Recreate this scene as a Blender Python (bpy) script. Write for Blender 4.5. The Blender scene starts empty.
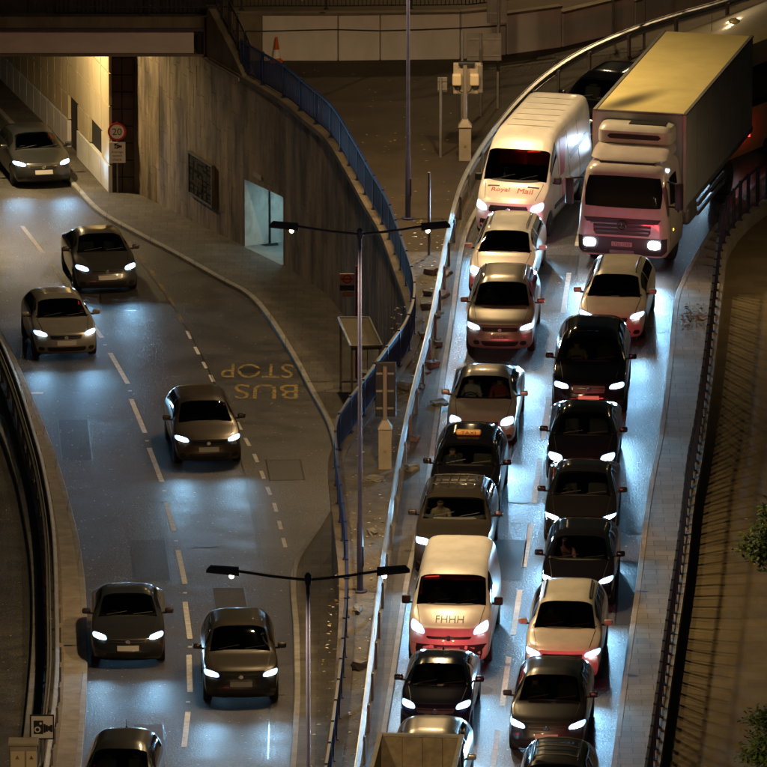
import bpy, bmesh, math, random
from mathutils import Vector, Matrix
from mathutils.bvhtree import BVHTree
from mathutils.geometry import tessellate_polygon
R = math.radians
random.seed(7)
sc = bpy.context.scene
COL = sc.collection

# ------------------------------------------------------------------ camera
PITCH, FPX, DIST = R(15.9), 10320.0, 266.0          # long lens from a tall building
CAM = Vector((0, -DIST*math.cos(PITCH), DIST*math.sin(PITCH)))
cd = bpy.data.cameras.new('camera'); cam = bpy.data.objects.new('camera', cd); COL.objects.link(cam)
cam.location = CAM; cam.rotation_euler = (math.pi/2-PITCH, 0, 0)
cd.sensor_width = 36; cd.lens = 36*FPX/767; cd.clip_end = 6000; cd.clip_start = 1
sc.camera = cam
# ------------------------------------------------------------------ night sky, faint sun below dusk level
w = bpy.data.worlds.new('World'); sc.world = w; w.use_nodes = True
nt = w.node_tree; bg = nt.nodes['Background']
sky = nt.nodes.new('ShaderNodeTexSky'); sky.sky_type = 'NISHITA'; sky.sun_disc = False
sky.sun_elevation = R(3); sky.sun_rotation = R(200)
nt.links.new(sky.outputs[0], bg.inputs[0]); bg.inputs[1].default_value = 0.005
sd = bpy.data.lights.new('sun', 'SUN'); sd.energy = 0.004; sd.angle = R(0.5); sd.color = (1, .93, .85)
sun = bpy.data.objects.new('sun', sd); COL.objects.link(sun); sun.rotation_euler = (R(87), 0, R(20)); sun.location = (0, 0, 60)
sc.view_settings.view_transform = 'Standard'; sc.view_settings.look = 'None'
sc.view_settings.exposure = 0.22; sc.view_settings.gamma = 1
sc.render.engine = 'CYCLES'
sc.cycles.use_denoising = True
sc.cycles.max_bounces = 6; sc.cycles.transparent_max_bounces = 8
sc.cycles.sample_clamp_indirect = 3.0; sc.cycles.caustics_reflective = False; sc.cycles.caustics_refractive = False
LAMP_W = 2000.0      # street lamp power
HEAD_W = 480.0       # headlight power
SODIUM = (1.0, .68, .33)
XENON = (.30, .66, 1.0)

# ------------------------------------------------------------------ surveying helpers: photo direction -> point on a known ground level
FW = Vector((0, math.cos(PITCH), -math.sin(PITCH))); UP = Vector((0, math.sin(PITCH), math.cos(PITCH)))
GC, GG = -2.93, -0.065             # the underpass road falls 6.5 % away from the viewer
def ray(px, py): return FW + Vector((1, 0, 0))*((px-383.5)/FPX) + UP*((383.5-py)/FPX)
def P(px, py, z=0.0):
    d = ray(px, py); return CAM + d*((z-CAM.z)/d.z)
def zl(y): return GC + GG*max(-44.0, min(y, 80.0))
def PL(px, py, dz=0.0):
    d = ray(px, py); t = (GC+dz+GG*CAM.y-CAM.z)/(d.z-GG*d.y); return CAM + d*t
def proj(q):
    v = Vector(q)-CAM; k = v.dot(FW); return 383.5+FPX*v.x/k, 383.5-FPX*v.dot(UP)/k

# ------------------------------------------------------------------ materials
MATS = {}
def mat(name, c1, c2=None, scale=3.0, rough=.6, metal=0.0, bump=0.0, bscale=40.0, coat=0.0, emit=None, es=0.0,
        stretch=(1, 1, 1), island=0.0, fleck=None, rough2=None, spec=.5, brick=None, detail=6.0, grain=None, ramp=(.33, .67)):
    if name in MATS: return MATS[name]
    m = bpy.data.materials.new(name); m.use_nodes = True; MATS[name] = m
    t = m.node_tree; N = t.nodes; b = N['Principled BSDF']; K = t.links.new
    b.inputs['Roughness'].default_value = rough; b.inputs['Metallic'].default_value = metal
    b.inputs['Specular IOR Level'].default_value = spec
    b.inputs['Coat Weight'].default_value = coat; b.inputs['Coat Roughness'].default_value = .06
    b.inputs['Base Color'].default_value = (*c1, 1)
    tc = N.new('ShaderNodeTexCoord'); mp = N.new('ShaderNodeMapping'); mp.inputs['Scale'].default_value = stretch
    K(tc.outputs['Object'], mp.inputs[0]); vec = mp.outputs[0]
    col = None
    if c2 is not None:
        n = N.new('ShaderNodeTexNoise'); n.inputs['Scale'].default_value = scale; n.inputs['Detail'].default_value = detail
        n.inputs['Roughness'].default_value = .65; K(vec, n.inputs['Vector'])
        cr = N.new('ShaderNodeValToRGB'); cr.color_ramp.elements[0].position = ramp[0]; cr.color_ramp.elements[1].position = ramp[1]
        cr.color_ramp.elements[0].color = (*c1, 1); cr.color_ramp.elements[1].color = (*c2, 1)
        K(n.outputs['Fac'], cr.inputs[0]); col = cr.outputs[0]
        if rough2 is not None:
            mr = N.new('ShaderNodeMapRange'); mr.inputs[3].default_value = rough; mr.inputs[4].default_value = rough2
            mr.inputs[1].default_value = .3; mr.inputs[2].default_value = .7
            K(n.outputs['Fac'], mr.inputs[0]); K(mr.outputs[0], b.inputs['Roughness'])
    hgt = None
    if brick:
        bw, bh, mc = brick
        bt = N.new('ShaderNodeTexBrick'); bt.inputs['Scale'].default_value = 1.0
        bt.inputs['Brick Width'].default_value = bw; bt.inputs['Row Height'].default_value = bh
        bt.inputs['Mortar Size'].default_value = .012; bt.inputs['Color1'].default_value = (1, 1, 1, 1)
        bt.inputs['Color2'].default_value = (.72, .72, .72, 1); bt.inputs['Mortar'].default_value = (mc, mc, mc, 1)
        K(vec, bt.inputs['Vector'])
        mx = N.new('ShaderNodeMixRGB'); mx.blend_type = 'MULTIPLY'; mx.inputs[0].default_value = 1
        if col: K(col, mx.inputs[1])
        else: mx.inputs[1].default_value = (*c1, 1)
        K(bt.outputs['Color'], mx.inputs[2]); col = mx.outputs[0]
    if island:
        g = N.new('ShaderNodeNewGeometry'); mr = N.new('ShaderNodeMapRange')
        mr.inputs[3].default_value = 1-island; mr.inputs[4].default_value = 1+island
        K(g.outputs['Random Per Island'], mr.inputs[0])
        mx = N.new('ShaderNodeMixRGB'); mx.blend_type = 'MULTIPLY'; mx.inputs[0].default_value = 1
        if col: K(col, mx.inputs[1])
        else: mx.inputs[1].default_value = (*c1, 1)
        K(mr.outputs[0], mx.inputs[2]); col = mx.outputs[0]
    if fleck:
        v = N.new('ShaderNodeTexVoronoi'); v.inputs['Scale'].default_value = fleck[0]; K(tc.outputs['Object'], v.inputs['Vector'])
        wn = N.new('ShaderNodeTexWhiteNoise'); K(v.outputs['Position'], wn.inputs['Vector'])
        lt = N.new('ShaderNodeMath'); lt.operation = 'LESS_THAN'; lt.inputs[1].default_value = fleck[1]; K(wn.outputs['Value'], lt.inputs[0])
        l2 = N.new('ShaderNodeMath'); l2.operation = 'LESS_THAN'; l2.inputs[1].default_value = .25; K(v.outputs['Distance'], l2.inputs[0])
        mu = N.new('ShaderNodeMath'); mu.operation = 'MULTIPLY'; K(lt.outputs[0], mu.inputs[0]); K(l2.outputs[0], mu.inputs[1])
        mx = N.new('ShaderNodeMixRGB'); K(mu.outputs[0], mx.inputs[0])
        if col: K(col, mx.inputs[1])
        else: mx.inputs[1].default_value = (*c1, 1)
        mx.inputs[2].default_value = (*fleck[2], 1); col = mx.outputs[0]
    if grain:
        gn = N.new('ShaderNodeTexNoise'); gn.inputs['Scale'].default_value = grain[0]; gn.inputs['Detail'].default_value = 2; K(tc.outputs['Object'], gn.inputs['Vector'])
        mr = N.new('ShaderNodeMapRange'); mr.inputs[1].default_value = .3; mr.inputs[2].default_value = .7; mr.inputs[3].default_value = 1-grain[1]; mr.inputs[4].default_value = 1+grain[1]; K(gn.outputs['Fac'], mr.inputs[0])
        mx = N.new('ShaderNodeMixRGB'); mx.blend_type = 'MULTIPLY'; mx.inputs[0].default_value = 1
        if col: K(col, mx.inputs[1])
        else: mx.inputs[1].default_value = (*c1, 1)
        K(mr.outputs[0], mx.inputs[2]); col = mx.outputs[0]
    if col: K(col, b.inputs['Base Color'])
    if bump:
        n2 = N.new('ShaderNodeTexNoise'); n2.inputs['Scale'].default_value = bscale; n2.inputs['Detail'].default_value = 4
        K(vec, n2.inputs['Vector'])
        bp = N.new('ShaderNodeBump'); bp.inputs['Strength'].default_value = bump; bp.inputs['Distance'].default_value = .02
        K(n2.outputs['Fac'], bp.inputs['Height']); K(bp.outputs[0], b.inputs['Normal'])
    if emit:
        b.inputs['Emission Color'].default_value = (*emit, 1); b.inputs['Emission Strength'].default_value = es
        m.cycles.emission_sampling = 'NONE'
    return m
asphalt = mat('asphalt', (.045, .042, .040), (.075, .070, .066), .9, rough=.42, rough2=.6, bump=.8, bscale=24, fleck=(10, .035, (.35, .35, .35)), grain=(16, .4), ramp=(.4, .6))
asphalt_r = mat('asphalt_upper', (.05, .052, .055), (.088, .089, .092), .55, rough=.34, rough2=.5, bump=.9, bscale=22, fleck=(10, .05, (.55, .55, .55)), grain=(16, .45), ramp=(.4, .6))
tarmac_brown = mat('plaza_tarmac', (.034, .025, .016), (.062, .046, .029), .7, rough=.8, bump=.5, bscale=45, fleck=(6, .012, (.28, .2, .06)))
pave = mat('paving_slabs', (.17, .16, .145), (.26, .245, .22), 1.2, rough=.7, bump=.5, bscale=30, brick=(.6, .4, .35))
pave_low = mat('paving_lower', (.08, .07, .06), (.135, .12, .10), 1.0, rough=.75, bump=.5, bscale=30, brick=(.45, .45, .5))
pave_right = mat('paving_path', (.14, .105, .05), (.2, .155, .08), .9, rough=.85, bump=.5, bscale=30, brick=(.9, .6, .78))
dirt = mat('verge_dirt', (.075, .066, .055), (.17, .155, .135), 1.6, rough=.9, bump=.9, bscale=14, fleck=(4.5, .05, (.3, .26, .17)))
kerbst = mat('kerb_stone', (.22, .215, .2), (.36, .35, .33), 2.5, rough=.7, bump=.4, bscale=30, brick=(.9, 5, .4))
concrete = mat('concrete', (.21, .185, .15), (.34, .3, .25), 2.2, rough=.85, bump=.4, bscale=25)
conc_board = mat('shuttered_concrete', (.062, .047, .033), (.29, .225, .155), 1.0, rough=.9, bump=.6, bscale=22, stretch=(1.5, 1.5, .42), island=.14, ramp=(.36, .64))
conc_wall = mat('wall_concrete', (.10, .08, .06), (.22, .18, .13), 1.2, rough=.9, bump=.4, bscale=20, stretch=(1, 1, .35))
white_conc = mat('painted_concrete', (.62, .56, .54), (.76, .70, .68), 1.1, rough=.8, bump=.25, bscale=20, stretch=(1, 1, .5))
tunnel_panel = mat('tunnel_panel', (.42, .35, .23), (.55, .47, .32), 1.5, rough=.55, bump=.15, bscale=15, stretch=(1, 1, .4), island=.12)
plinth_m = mat('plinth_white', (.55, .55, .55), (.68, .68, .69), 1.0, rough=.6)
dark_tile = mat('dark_tile', (.02, .018, .015), (.04, .034, .028), 3, rough=.45, island=.3)
dark = mat('dark_void', (.012, .011, .01), rough=.9)
portal_m = mat('subway_wall', (.24, .29, .28), (.58, .64, .63), 1.4, rough=.75, bump=.2, bscale=15, stretch=(1, 1, .5), ramp=(.36, .56))
portal_f = mat('subway_floor', (.2, .22, .22), (.28, .3, .3), 2, rough=.8)
blue_rail = mat('blue_paint', (.011, .024, .10), (.016, .035, .14), 4, rough=.45)
dark_rail = mat('dark_paint', (.012, .014, .02), (.025, .028, .035), 4, rough=.5)
navy_post = mat('post_paint', (.06, .065, .14), (.09, .095, .18), 3, rough=.4)
galv = mat('galvanised_steel', (.42, .44, .46), (.62, .64, .66), 3, rough=.32, metal=.85, rough2=.5)
galv_dull = mat('dull_steel', (.2, .2, .2), (.32, .31, .3), 3, rough=.55, metal=.5)
rust_wood = mat('rail_post', (.16, .13, .09), (.25, .2, .14), 4, rough=.85)
paint_w = mat('road_paint_white', (.42, .42, .41), (.74, .74, .72), 7, rough=.6, bump=.3)
paint_y = mat('road_paint_yellow', (.06, .055, .045), (.34, .235, .06), 7, rough=.75, bump=.3, ramp=(.36, .6))
sign_w = mat('sign_white', (.74, .7, .68), rough=.5)
sign_back = mat('sign_back', (.16, .15, .14), (.24, .22, .2), 4, rough=.6, metal=.3)
sign_red = mat('sign_red', (.5, .015, .02), rough=.5)
sign_blk = mat('sign_black', (.012, .012, .012), rough=.5)
girder_m = mat('girder_paint', (.55, .46, .47), (.68, .58, .58), 2, rough=.6, stretch=(.4, 1, 1))
cabinet_m = mat('cabinet_stone', (.27, .23, .18), (.36, .31, .25), 3, rough=.7)
boxcream = mat('box_cream', (.6, .5, .34), rough=.5)
rubber = mat('rubber', (.012, .012, .012), (.022, .021, .02), 20, rough=.75)
rim_m = mat('alloy', (.45, .46, .48), rough=.3, metal=.9)
plastic = mat('black_plastic', (.014, .014, .015), rough=.5)
chrome = mat('chrome', (.75, .75, .75), rough=.12, metal=1)
interior = mat('car_interior', (.02, .019, .018), (.035, .032, .03), 8, rough=.85)
seat_m = mat('seat_cloth', (.05, .046, .043), rough=.9)
plate_m = mat('plate_white', (.46, .45, .42), rough=.5)
lamp_on = mat('headlight_lit', (.9, .9, .9), emit=(.78, .89, 1.0), es=45.0)
lens_on = mat('headlight_lens', (.4, .5, .6), rough=.1, emit=(.30, .55, 1.0), es=2.2)
lamp_off = mat('lamp_clear', (.5, .52, .55), rough=.1, metal=.6)
tail_on = mat('tail_lit', (.5, .01, .01), emit=(1, .03, .02), es=6)
amber_on = mat('amber_lit', (.6, .3, .02), emit=(1, .45, .05), es=4)
side_on = mat('marker_lit', (.7, .8, 1), emit=(.7, .85, 1), es=10)
sodium_on = mat('street_lamp_lens', (.9, .7, .4), emit=(1, .72, .4), es=12)
tube_on = mat('tube_lit', (.8, .95, .95), emit=(.75, 1, 1), es=6)
skin = mat('skin', (.42, .25, .18), rough=.6)
hair_m = mat('hair', (.03, .02, .015), rough=.8)
leaf_m = mat('tree_leaf', (.07, .12, .02), (.12, .18, .035), 2.5, rough=.6, island=.4)
bark = mat('bark', (.07, .055, .04), (.12, .09, .065), 8, rough=.9)
dry_leaf = mat('fallen_leaf', (.27, .19, .06), rough=.8, island=.5)
litter_m = mat('litter_white', (.6, .6, .58), rough=.6, island=.4)
block_m = mat('rubble_concrete', (.15, .145, .135), (.27, .26, .24), 3, rough=.85, bump=.5, bscale=20)
cone_o = mat('cone_orange', (.55, .1, .015), rough=.6)
soil = mat('soil_load', (.06, .045, .03), (.12, .09, .06), 6, rough=1, bump=1, bscale=12)
rusty = mat('tipper_steel', (.11, .085, .055), (.2, .16, .1), 4, rough=.7, bump=.3)

def glass_mat():
    m = bpy.data.materials.new('windscreen_glass'); m.use_nodes = True; t = m.node_tree; N = t.nodes
    N.remove(N['Principled BSDF']); out = N['Material Output']
    tr = N.new('ShaderNodeBsdfTransparent'); tr.inputs[0].default_value = (.42, .46, .46, 1)
    gl = N.new('ShaderNodeBsdfGlossy'); gl.inputs['Roughness'].default_value = .03; gl.inputs[0].default_value = (.9, .95, 1, 1)
    fr = N.new('ShaderNodeFresnel'); fr.inputs[0].default_value = 1.5
    mx = N.new('ShaderNodeMixShader'); t.links.new(fr.outputs[0], mx.inputs[0]); t.links.new(tr.outputs[0], mx.inputs[1]); t.links.new(gl.outputs[0], mx.inputs[2])
    t.links.new(mx.outputs[0], out.inputs[0]); return m
glass = glass_mat()
dark_glass = mat('tinted_glass', (.006, .007, .008), rough=.04, spec=.6)
PAINTS = {}
def paint(name, c, metal=0.0, rough=.3, coat=.8):
    if name not in PAINTS:
        d = tuple(x*.8 for x in c)
        PAINTS[name] = mat('paint_'+name, d, c, 2.2, rough=rough, metal=metal, coat=coat, bump=.012, bscale=60)
    return PAINTS[name]

# ------------------------------------------------------------------ mesh helpers
def link(name, me, m, parent=None, smooth=False, sharp=35):
    o = bpy.data.objects.new(name, me); COL.objects.link(o)
    if m is not None and len(me.materials) == 0: me.materials.append(m)
    if smooth:
        me.polygons.foreach_set('use_smooth', [True]*len(me.polygons))
        if sharp: me.set_sharp_from_angle(angle=R(sharp))
    if parent is not None: o.parent = parent
    return o
def meshobj(name, vs, fs, m, parent=None, smooth=False, sharp=35):
    me = bpy.data.meshes.new(name); me.from_pydata([tuple(v) for v in vs], [], fs); me.update()
    return link(name, me, m, parent, smooth, sharp)
def empty(name, loc=(0, 0, 0), rz=0.0):
    o = bpy.data.objects.new(name, None); COL.objects.link(o); o.location = loc; o.rotation_euler = (0, 0, rz)
    o.empty_display_size = .3; return o
def tag(o, label=None, cat=None, group=None, kind=None):
    if label: o['label'] = label
    if cat: o['category'] = cat
    if group: o['group'] = group
    if kind: o['kind'] = kind
    return o
class MB:
    def __init__(s): s.v = []; s.f = []
    def add(s, vs, fs):
        k = len(s.v); s.v += [Vector(v) for v in vs]; s.f += [tuple(i+k for i in f) for f in fs]; return s
    def box(s, c, d, rz=0.0, rx=0.0, ry=0.0):
        M = Matrix.Translation(c) @ Matrix.Rotation(rz, 4, 'Z') @ Matrix.Rotation(ry, 4, 'Y') @ Matrix.Rotation(rx, 4, 'X')
        x, y, z = d[0]/2, d[1]/2, d[2]/2
        vs = [M @ Vector(p) for p in ((-x,-y,-z),(x,-y,-z),(x,y,-z),(-x,y,-z),(-x,-y,z),(x,-y,z),(x,y,z),(-x,y,z))]
        return s.add(vs, [(3,2,1,0),(4,5,6,7),(0,1,5,4),(1,2,6,5),(2,3,7,6),(3,0,4,7)])
    def rbox(s, c, d, r=.02, seg=2, rz=0.0, rx=0.0):
        bm = bmesh.new(); bmesh.ops.create_cube(bm, size=1)
        for v in bm.verts: v.co = Vector((v.co.x*d[0], v.co.y*d[1], v.co.z*d[2]))
        bmesh.ops.bevel(bm, geom=bm.edges[:], offset=min(r, min(d)*.45), segments=seg, profile=.5, affect='EDGES')
        M = Matrix.Translation(c) @ Matrix.Rotation(rz, 4, 'Z') @ Matrix.Rotation(rx, 4, 'X')
        bm.verts.index_update()
        s.add([M @ v.co for v in bm.verts], [tuple(v.index for v in f.verts) for f in bm.faces]); bm.free(); return s
    def tube(s, pts, r, n=8, cap=True):
        pts = [Vector(p) for p in pts]; rs = r if isinstance(r, (list, tuple)) else [r]*len(pts)
        k0 = len(s.v); ref = Vector((0, 0, 1))
        for i, p in enumerate(pts):
            t = (pts[min(i+1, len(pts)-1)]-pts[max(i-1, 0)]).normalized()
            a = t.cross(ref)
            if a.length < 1e-3: a = t.cross(Vector((1, 0, 0)))
            a.normalize(); b = a.cross(t)
            for j in range(n):
                th = 2*math.pi*j/n; s.v.append(p+a*(math.cos(th)*rs[i])+b*(math.sin(th)*rs[i]))
        for i in range(len(pts)-1):
            for j in range(n):
                q = (j+1) % n; s.f.append((k0+i*n+j, k0+i*n+q, k0+(i+1)*n+q, k0+(i+1)*n+j))
        if cap:
            s.f.append(tuple(k0+j for j in range(n))[::-1]); e = k0+(len(pts)-1)*n; s.f.append(tuple(e+j for j in range(n)))
        return s
    def lathe(s, prof, n=20, M=None):
        k0 = len(s.v); M = M or Matrix()
        for (r, z) in prof:
            for j in range(n):
                th = 2*math.pi*j/n; s.v.append(M @ Vector((r*math.cos(th), r*math.sin(th), z)))
        for i in range(len(prof)-1):
            for j in range(n):
                q = (j+1) % n; s.f.append((k0+i*n+j, k0+i*n+q, k0+(i+1)*n+q, k0+(i+1)*n+j))
        s.f.append(tuple(k0+j for j in range(n))[::-1]); e = k0+(len(prof)-1)*n; s.f.append(tuple(e+j for j in range(n)))
        return s
    def sweep(s, path, prof, closed=True):
        # prof: (side, up); side is to the right of travel
        k0 = len(s.v); m = len(prof)
        for i, p in enumerate(path):
            p = Vector(p); t = Vector(path[min(i+1, len(path)-1)])-Vector(path[max(i-1, 0)]); t.z = 0; t.normalize()
            sd = Vector((t.y, -t.x, 0))
            for a, b in prof: s.v.append(p+sd*a+Vector((0, 0, b)))
        for i in range(len(path)-1):
            for j in range(m if closed else m-1):
                q = (j+1) % m; s.f.append((k0+i*m+j, k0+(i+1)*m+j, k0+(i+1)*m+q, k0+i*m+q))
        if closed:
            s.f.append(tuple(k0+j for j in range(m))); e = k0+(len(path)-1)*m; s.f.append(tuple(e+j for j in range(m))[::-1])
        return s
    def build(s, name, m, parent=None, smooth=False, sharp=35): return meshobj(name, s.v, s.f, m, parent, smooth, sharp)
def sheet(name, pts, zf, m, parent=None, thick=0.0):
    pts = [Vector((p[0], p[1], 0)) for p in pts]
    tri = tessellate_polygon([pts]); vs = [Vector((p.x, p.y, zf(p.y))) for p in pts]
    fs = []
    for t in tri:
        a, b, c = (vs[i] for i in t)
        fs.append(tuple(t) if (b-a).cross(c-a).z > 0 else tuple(t[::-1]))
    return meshobj(name, vs, fs, m, parent)
def smooth_path(pts, step=.5):
    pts = [Vector(p) for p in pts]; out = []
    for i in range(len(pts)-1):
        p0, p1, p2, p3 = pts[max(i-1, 0)], pts[i], pts[i+1], pts[min(i+2, len(pts)-1)]
        n = max(2, int((p2-p1).length/step))
        for k in range(n):
            t = k/n; out.append(.5*((2*p1)+(p2-p0)*t+(2*p0-5*p1+4*p2-p3)*t*t+(3*p1-p0-3*p2+p3)*t**3))
    out.append(pts[-1]); return out
def offset(path, d):
    o = []
    for i, p in enumerate(path):
        t = path[min(i+1, len(path)-1)]-path[max(i-1, 0)]; t.z = 0; t.normalize(); o.append(p+Vector((t.y, -t.x, 0))*d)
    return o
def arclen(path):
    s = [0]
    for a, b in zip(path, path[1:]): s.append(s[-1]+(b-a).length)
    return s
def at_len(path, S, s):
    s = max(0, min(S[-1]-1e-6, s))
    for i in range(len(S)-1):
        if S[i+1] >= s:
            t = (s-S[i])/max(1e-9, S[i+1]-S[i]); d = (path[i+1]-path[i]).normalized()
            return path[i].lerp(path[i+1], t), d
def text_mesh(txt):
    c = bpy.data.curves.new('t', 'FONT'); c.body = txt; c.align_x = 'CENTER'
    o = bpy.data.objects.new('t', c); COL.objects.link(o)
    dg = bpy.context.evaluated_depsgraph_get(); me = bpy.data.meshes.new_from_object(o.evaluated_get(dg))
    bpy.data.objects.remove(o); bpy.data.curves.remove(c)
    xs = [v.co.x for v in me.vertices]; ys = [v.co.y for v in me.vertices]
    x0, x1, y0, y1 = min(xs), max(xs), min(ys), max(ys)
    vs = [((v.co.x-x0)/(x1-x0)-.5, (v.co.y-y0)/(y1-y0)-.5) for v in me.vertices]
    fs = [tuple(p.vertices) for p in me.polygons]; bpy.data.meshes.remove(me); return vs, fs
def text_obj(name, txt, origin, ex, ey, wdt, hgt, m, parent=None):
    vs, fs = text_mesh(txt); ex = Vector(ex).normalized(); ey = Vector(ey).normalized(); o = Vector(origin)
    return meshobj(name, [o+ex*(x*wdt)+ey*(y*hgt) for x, y in vs], fs, m, parent)
def spot(name, loc, direction, watts, color, angle, blend=.5, size=.06, parent=None, widen=1.0):
    l = bpy.data.lights.new(name, 'SPOT'); l.energy = watts; l.color = color; l.spot_size = R(angle); l.spot_blend = blend
    l.shadow_soft_size = size
    o = bpy.data.objects.new(name, l); COL.objects.link(o); o.location = loc
    o.rotation_euler = Vector(direction).to_track_quat('-Z', 'Y').to_euler()
    o.scale = (widen, 1, 1)
    if parent: o.parent = parent
    return o
def copy_tree(o, parent=None):
    c = o.copy(); COL.objects.link(c)
    if parent is not None: c.parent = parent
    for ch in list(o.children): copy_tree(ch, c)
    return c


# ------------------------------------------------------------------ plan curves (metres)
def flat(v, z): return Vector((v.x, v.y, z))
WALL0 = [PL(100, 178), PL(130, 193), PL(170, 213), PL(205, 231), PL(245, 250)] + [P(a, b, .1) for a, b in
    ((281, 101), (305, 121), (328, 141), (349, 175), (366, 206), (383, 236), (398, 277), (407, 303), (410, 322), (408, 341), (400, 361),
     (393, 370), (380, 388), (359, 418), (341, 442), (331, 463), (333, 500), (337, 533), (341, 570), (342, 603), (340, 648), (335, 707), (328, 760), (322, 800), (312, 860))]
WALL = smooth_path([flat(p, .1) for p in WALL0], .4); WS = arclen(WALL)
GUARD = smooth_path([flat(P(a, b, .78), .1) for a, b in ((860, -45), (730, 0), (679, 15), (628, 32), (581, 53), (547, 75), (521, 98), (497, 126),
     (475, 158), (459, 190), (446, 239), (430, 321), (413, 389), (401, 443), (391, 500), (378, 587), (370, 657), (359, 744), (346, 830))], .5)
KERB_L = smooth_path([flat(p, 0) for p in offset(GUARD, -.45)[::4] if p.y > 18] + [flat(P(a, b), 0) for a, b in
     ((462, 240), (450, 318), (437, 403), (423, 500), (404, 587), (391, 674), (376, 767), (362, 850))], .5)
KERB_R = smooth_path([flat(P(a, b), 0) for a, b in ((900, 90), (820, 135), (767, 178), (725, 222), (703, 252), (688, 280), (679, 304), (674, 355),
     (665, 430), (652, 500), (640, 597), (630, 667), (617, 767), (604, 850))], .5)
RAIL_R = smooth_path([flat(P(a, b, .1), .1) for a, b in ((910, 105), (830, 150), (775, 190), (738, 218), (718, 246), (713, 278), (702, 376), (691, 457),
     (683, 500), (675, 570), (664, 646), (647, 767), (634, 850))], .5)
KERB_B = smooth_path([flat(PL(a, b), 0) for a, b in ((-60, 55), (-15, 100), (20, 136), (51, 166), (71, 186), (98, 214), (136, 236), (176, 257), (220, 282), (247, 297),
     (267, 319), (291, 357), (308, 389), (329, 430), (336, 470), (330, 505), (319, 527), (305, 548), (294, 567), (291, 590), (294, 630), (295, 665), (295, 700), (291, 767), (282, 840))], .5)
def onl(path, dz=0.0): return [Vector((p.x, p.y, zl(p.y)+dz)) for p in path]
M1 = smooth_path([flat(PL(a, b), 0) for a, b in ((-70, 235), (-25, 300), (0, 337), (20, 376), (40, 423), (54, 460), (66, 500), (77, 545), (83, 590), (85, 639), (84, 695), (79, 767), (68, 845))], .5)
M2 = smooth_path([flat(PL(a, b), 0) for a, b in ((-70, 258), (-25, 320), (0, 357), (20, 403), (37, 457), (48, 500), (57, 560), (60, 639), (60, 700), (53, 767), (42, 845))], .5)
M3 = offset(M2, .33)
M4 = smooth_path([flat(PL(a, b), 0) for a, b in ((-90, 310), (-25, 400), (0, 433), (14, 470), (23, 505), (33, 570), (34, 646), (26, 737), (20, 767), (6, 845))], .5)

# ------------------------------------------------------------------ ground, roads, footways
S = dict(kind='structure')
g = MB(); g.add([(-3000, -3000, -9.6), (3000, -3000, -9.6), (3000, 3000, -9.6), (-3000, 3000, -9.6)], [(0, 1, 2, 3)])
tag(g.build('ground', tarmac_brown), kind='structure')
ys = [-44+i*4 for i in range(32)]
vs = []; fs = []
for i, y in enumerate(ys):
    vs += [(-70, y, zl(y)), (1.6, y, zl(y))]
    if i: fs.append((2*i-2, 2*i-1, 2*i+1, 2*i))
road_l = tag(meshobj('underpass_road', vs, fs, asphalt), kind='structure')
wall_front = [p for p in WALL if p.y < 34.6]
far_k = KERB_L[0]
plaza = sheet('plaza', [(p.x, p.y) for p in [Vector((-5.2, 80, 0)), Vector((-5.2, 36, 0))] + wall_front] + [(p.x, p.y) for p in KERB_L[::-1]] + [(far_k.x, 80)], lambda y: .1, tarmac_brown)
tag(plaza, kind='structure')
# strip of broken ground between parapet railing and guard rail
gp = [p for p in GUARD if p.y < 13]; wp = [p for p in WALL if p.y < 13]
tag(sheet('verge', [(p.x, p.y) for p in offset(wp, -.3)] + [(p.x, p.y) for p in offset(gp, -.12)[::-1]], lambda y: .104, dirt), kind='structure')
gp = [p for p in GUARD if p.y < 22]; kp = [p for p in KERB_L if p.y < 22]
tag(sheet('guard_rail_strip', [(p.x, p.y) for p in offset(gp, -.125)] + [(p.x, p.y) for p in offset(kp, .0)[::-1]], lambda y: .1075, pave_low), kind='structure')
road_r = sheet('upper_road', [(p.x, p.y) for p in KERB_L] + [(p.x, p.y) for p in KERB_R[::-1]], lambda y: 0.0, asphalt_r)
tag(road_r, kind='structure')
tag(sheet('footway_right', [(p.x, p.y) for p in KERB_R] + [(p.x, p.y) for p in offset(RAIL_R, -.2)[::-1]], lambda y: .1, pave), kind='structure')
tag(sheet('lower_path', [(p.x, p.y) for p in offset(RAIL_R, -.15)] + [(60, RAIL_R[-1].y), (60, RAIL_R[0].y)], lambda y: -.22, pave_right), kind='structure')
m = MB(); m.sweep(offset(KERB_L, -.06), [(-.07, -.02), (.06, -.02), (.06, .112), (-.05, .112), (-.07, .09)]); tag(m.build('kerb_left', kerbst), kind='structure')
m = MB(); m.sweep(offset(KERB_R, .06), [(-.06, -.02), (.07, -.02), (.07, .09), (.05, .112), (-.06, .112)]); tag(m.build('kerb_right', kerbst), kind='structure')
m = MB(); m.sweep([p+Vector((0, 0, -.1)) for p in offset(RAIL_R, -.14)], [(-.15, -.3), (.1, -.3), (.1, .11), (-.15, .11)]); tag(m.build('edge_beam', concrete), kind='structure')
# lower footway with bus bay kerb
TUN = smooth_path([flat(PL(a, b), 0) for a, b in ((111, 196), (79, 160), (55, 135), (20, 100), (-20, 60), (-60, 22))], .4)
lowfw = [p for p in KERB_B]; wl = [p for p in WALL]
vpoly = [(p.x, p.y) for p in lowfw] + [(p.x, p.y) for p in offset(wl, -.1)[::-1]] + [(p.x, p.y) for p in offset(TUN, .1)]
tag(sheet('footway_lower', vpoly, lambda y: zl(y)+.11, pave_low), kind='structure')
m = MB(); m.sweep(onl(offset(KERB_B, -.05)), [(-.07, -.05), (.07, -.05), (.07, .1), (.05, .122), (-.07, .122)]); tag(m.build('kerb_bus_bay', kerbst), kind='structure')
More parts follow.
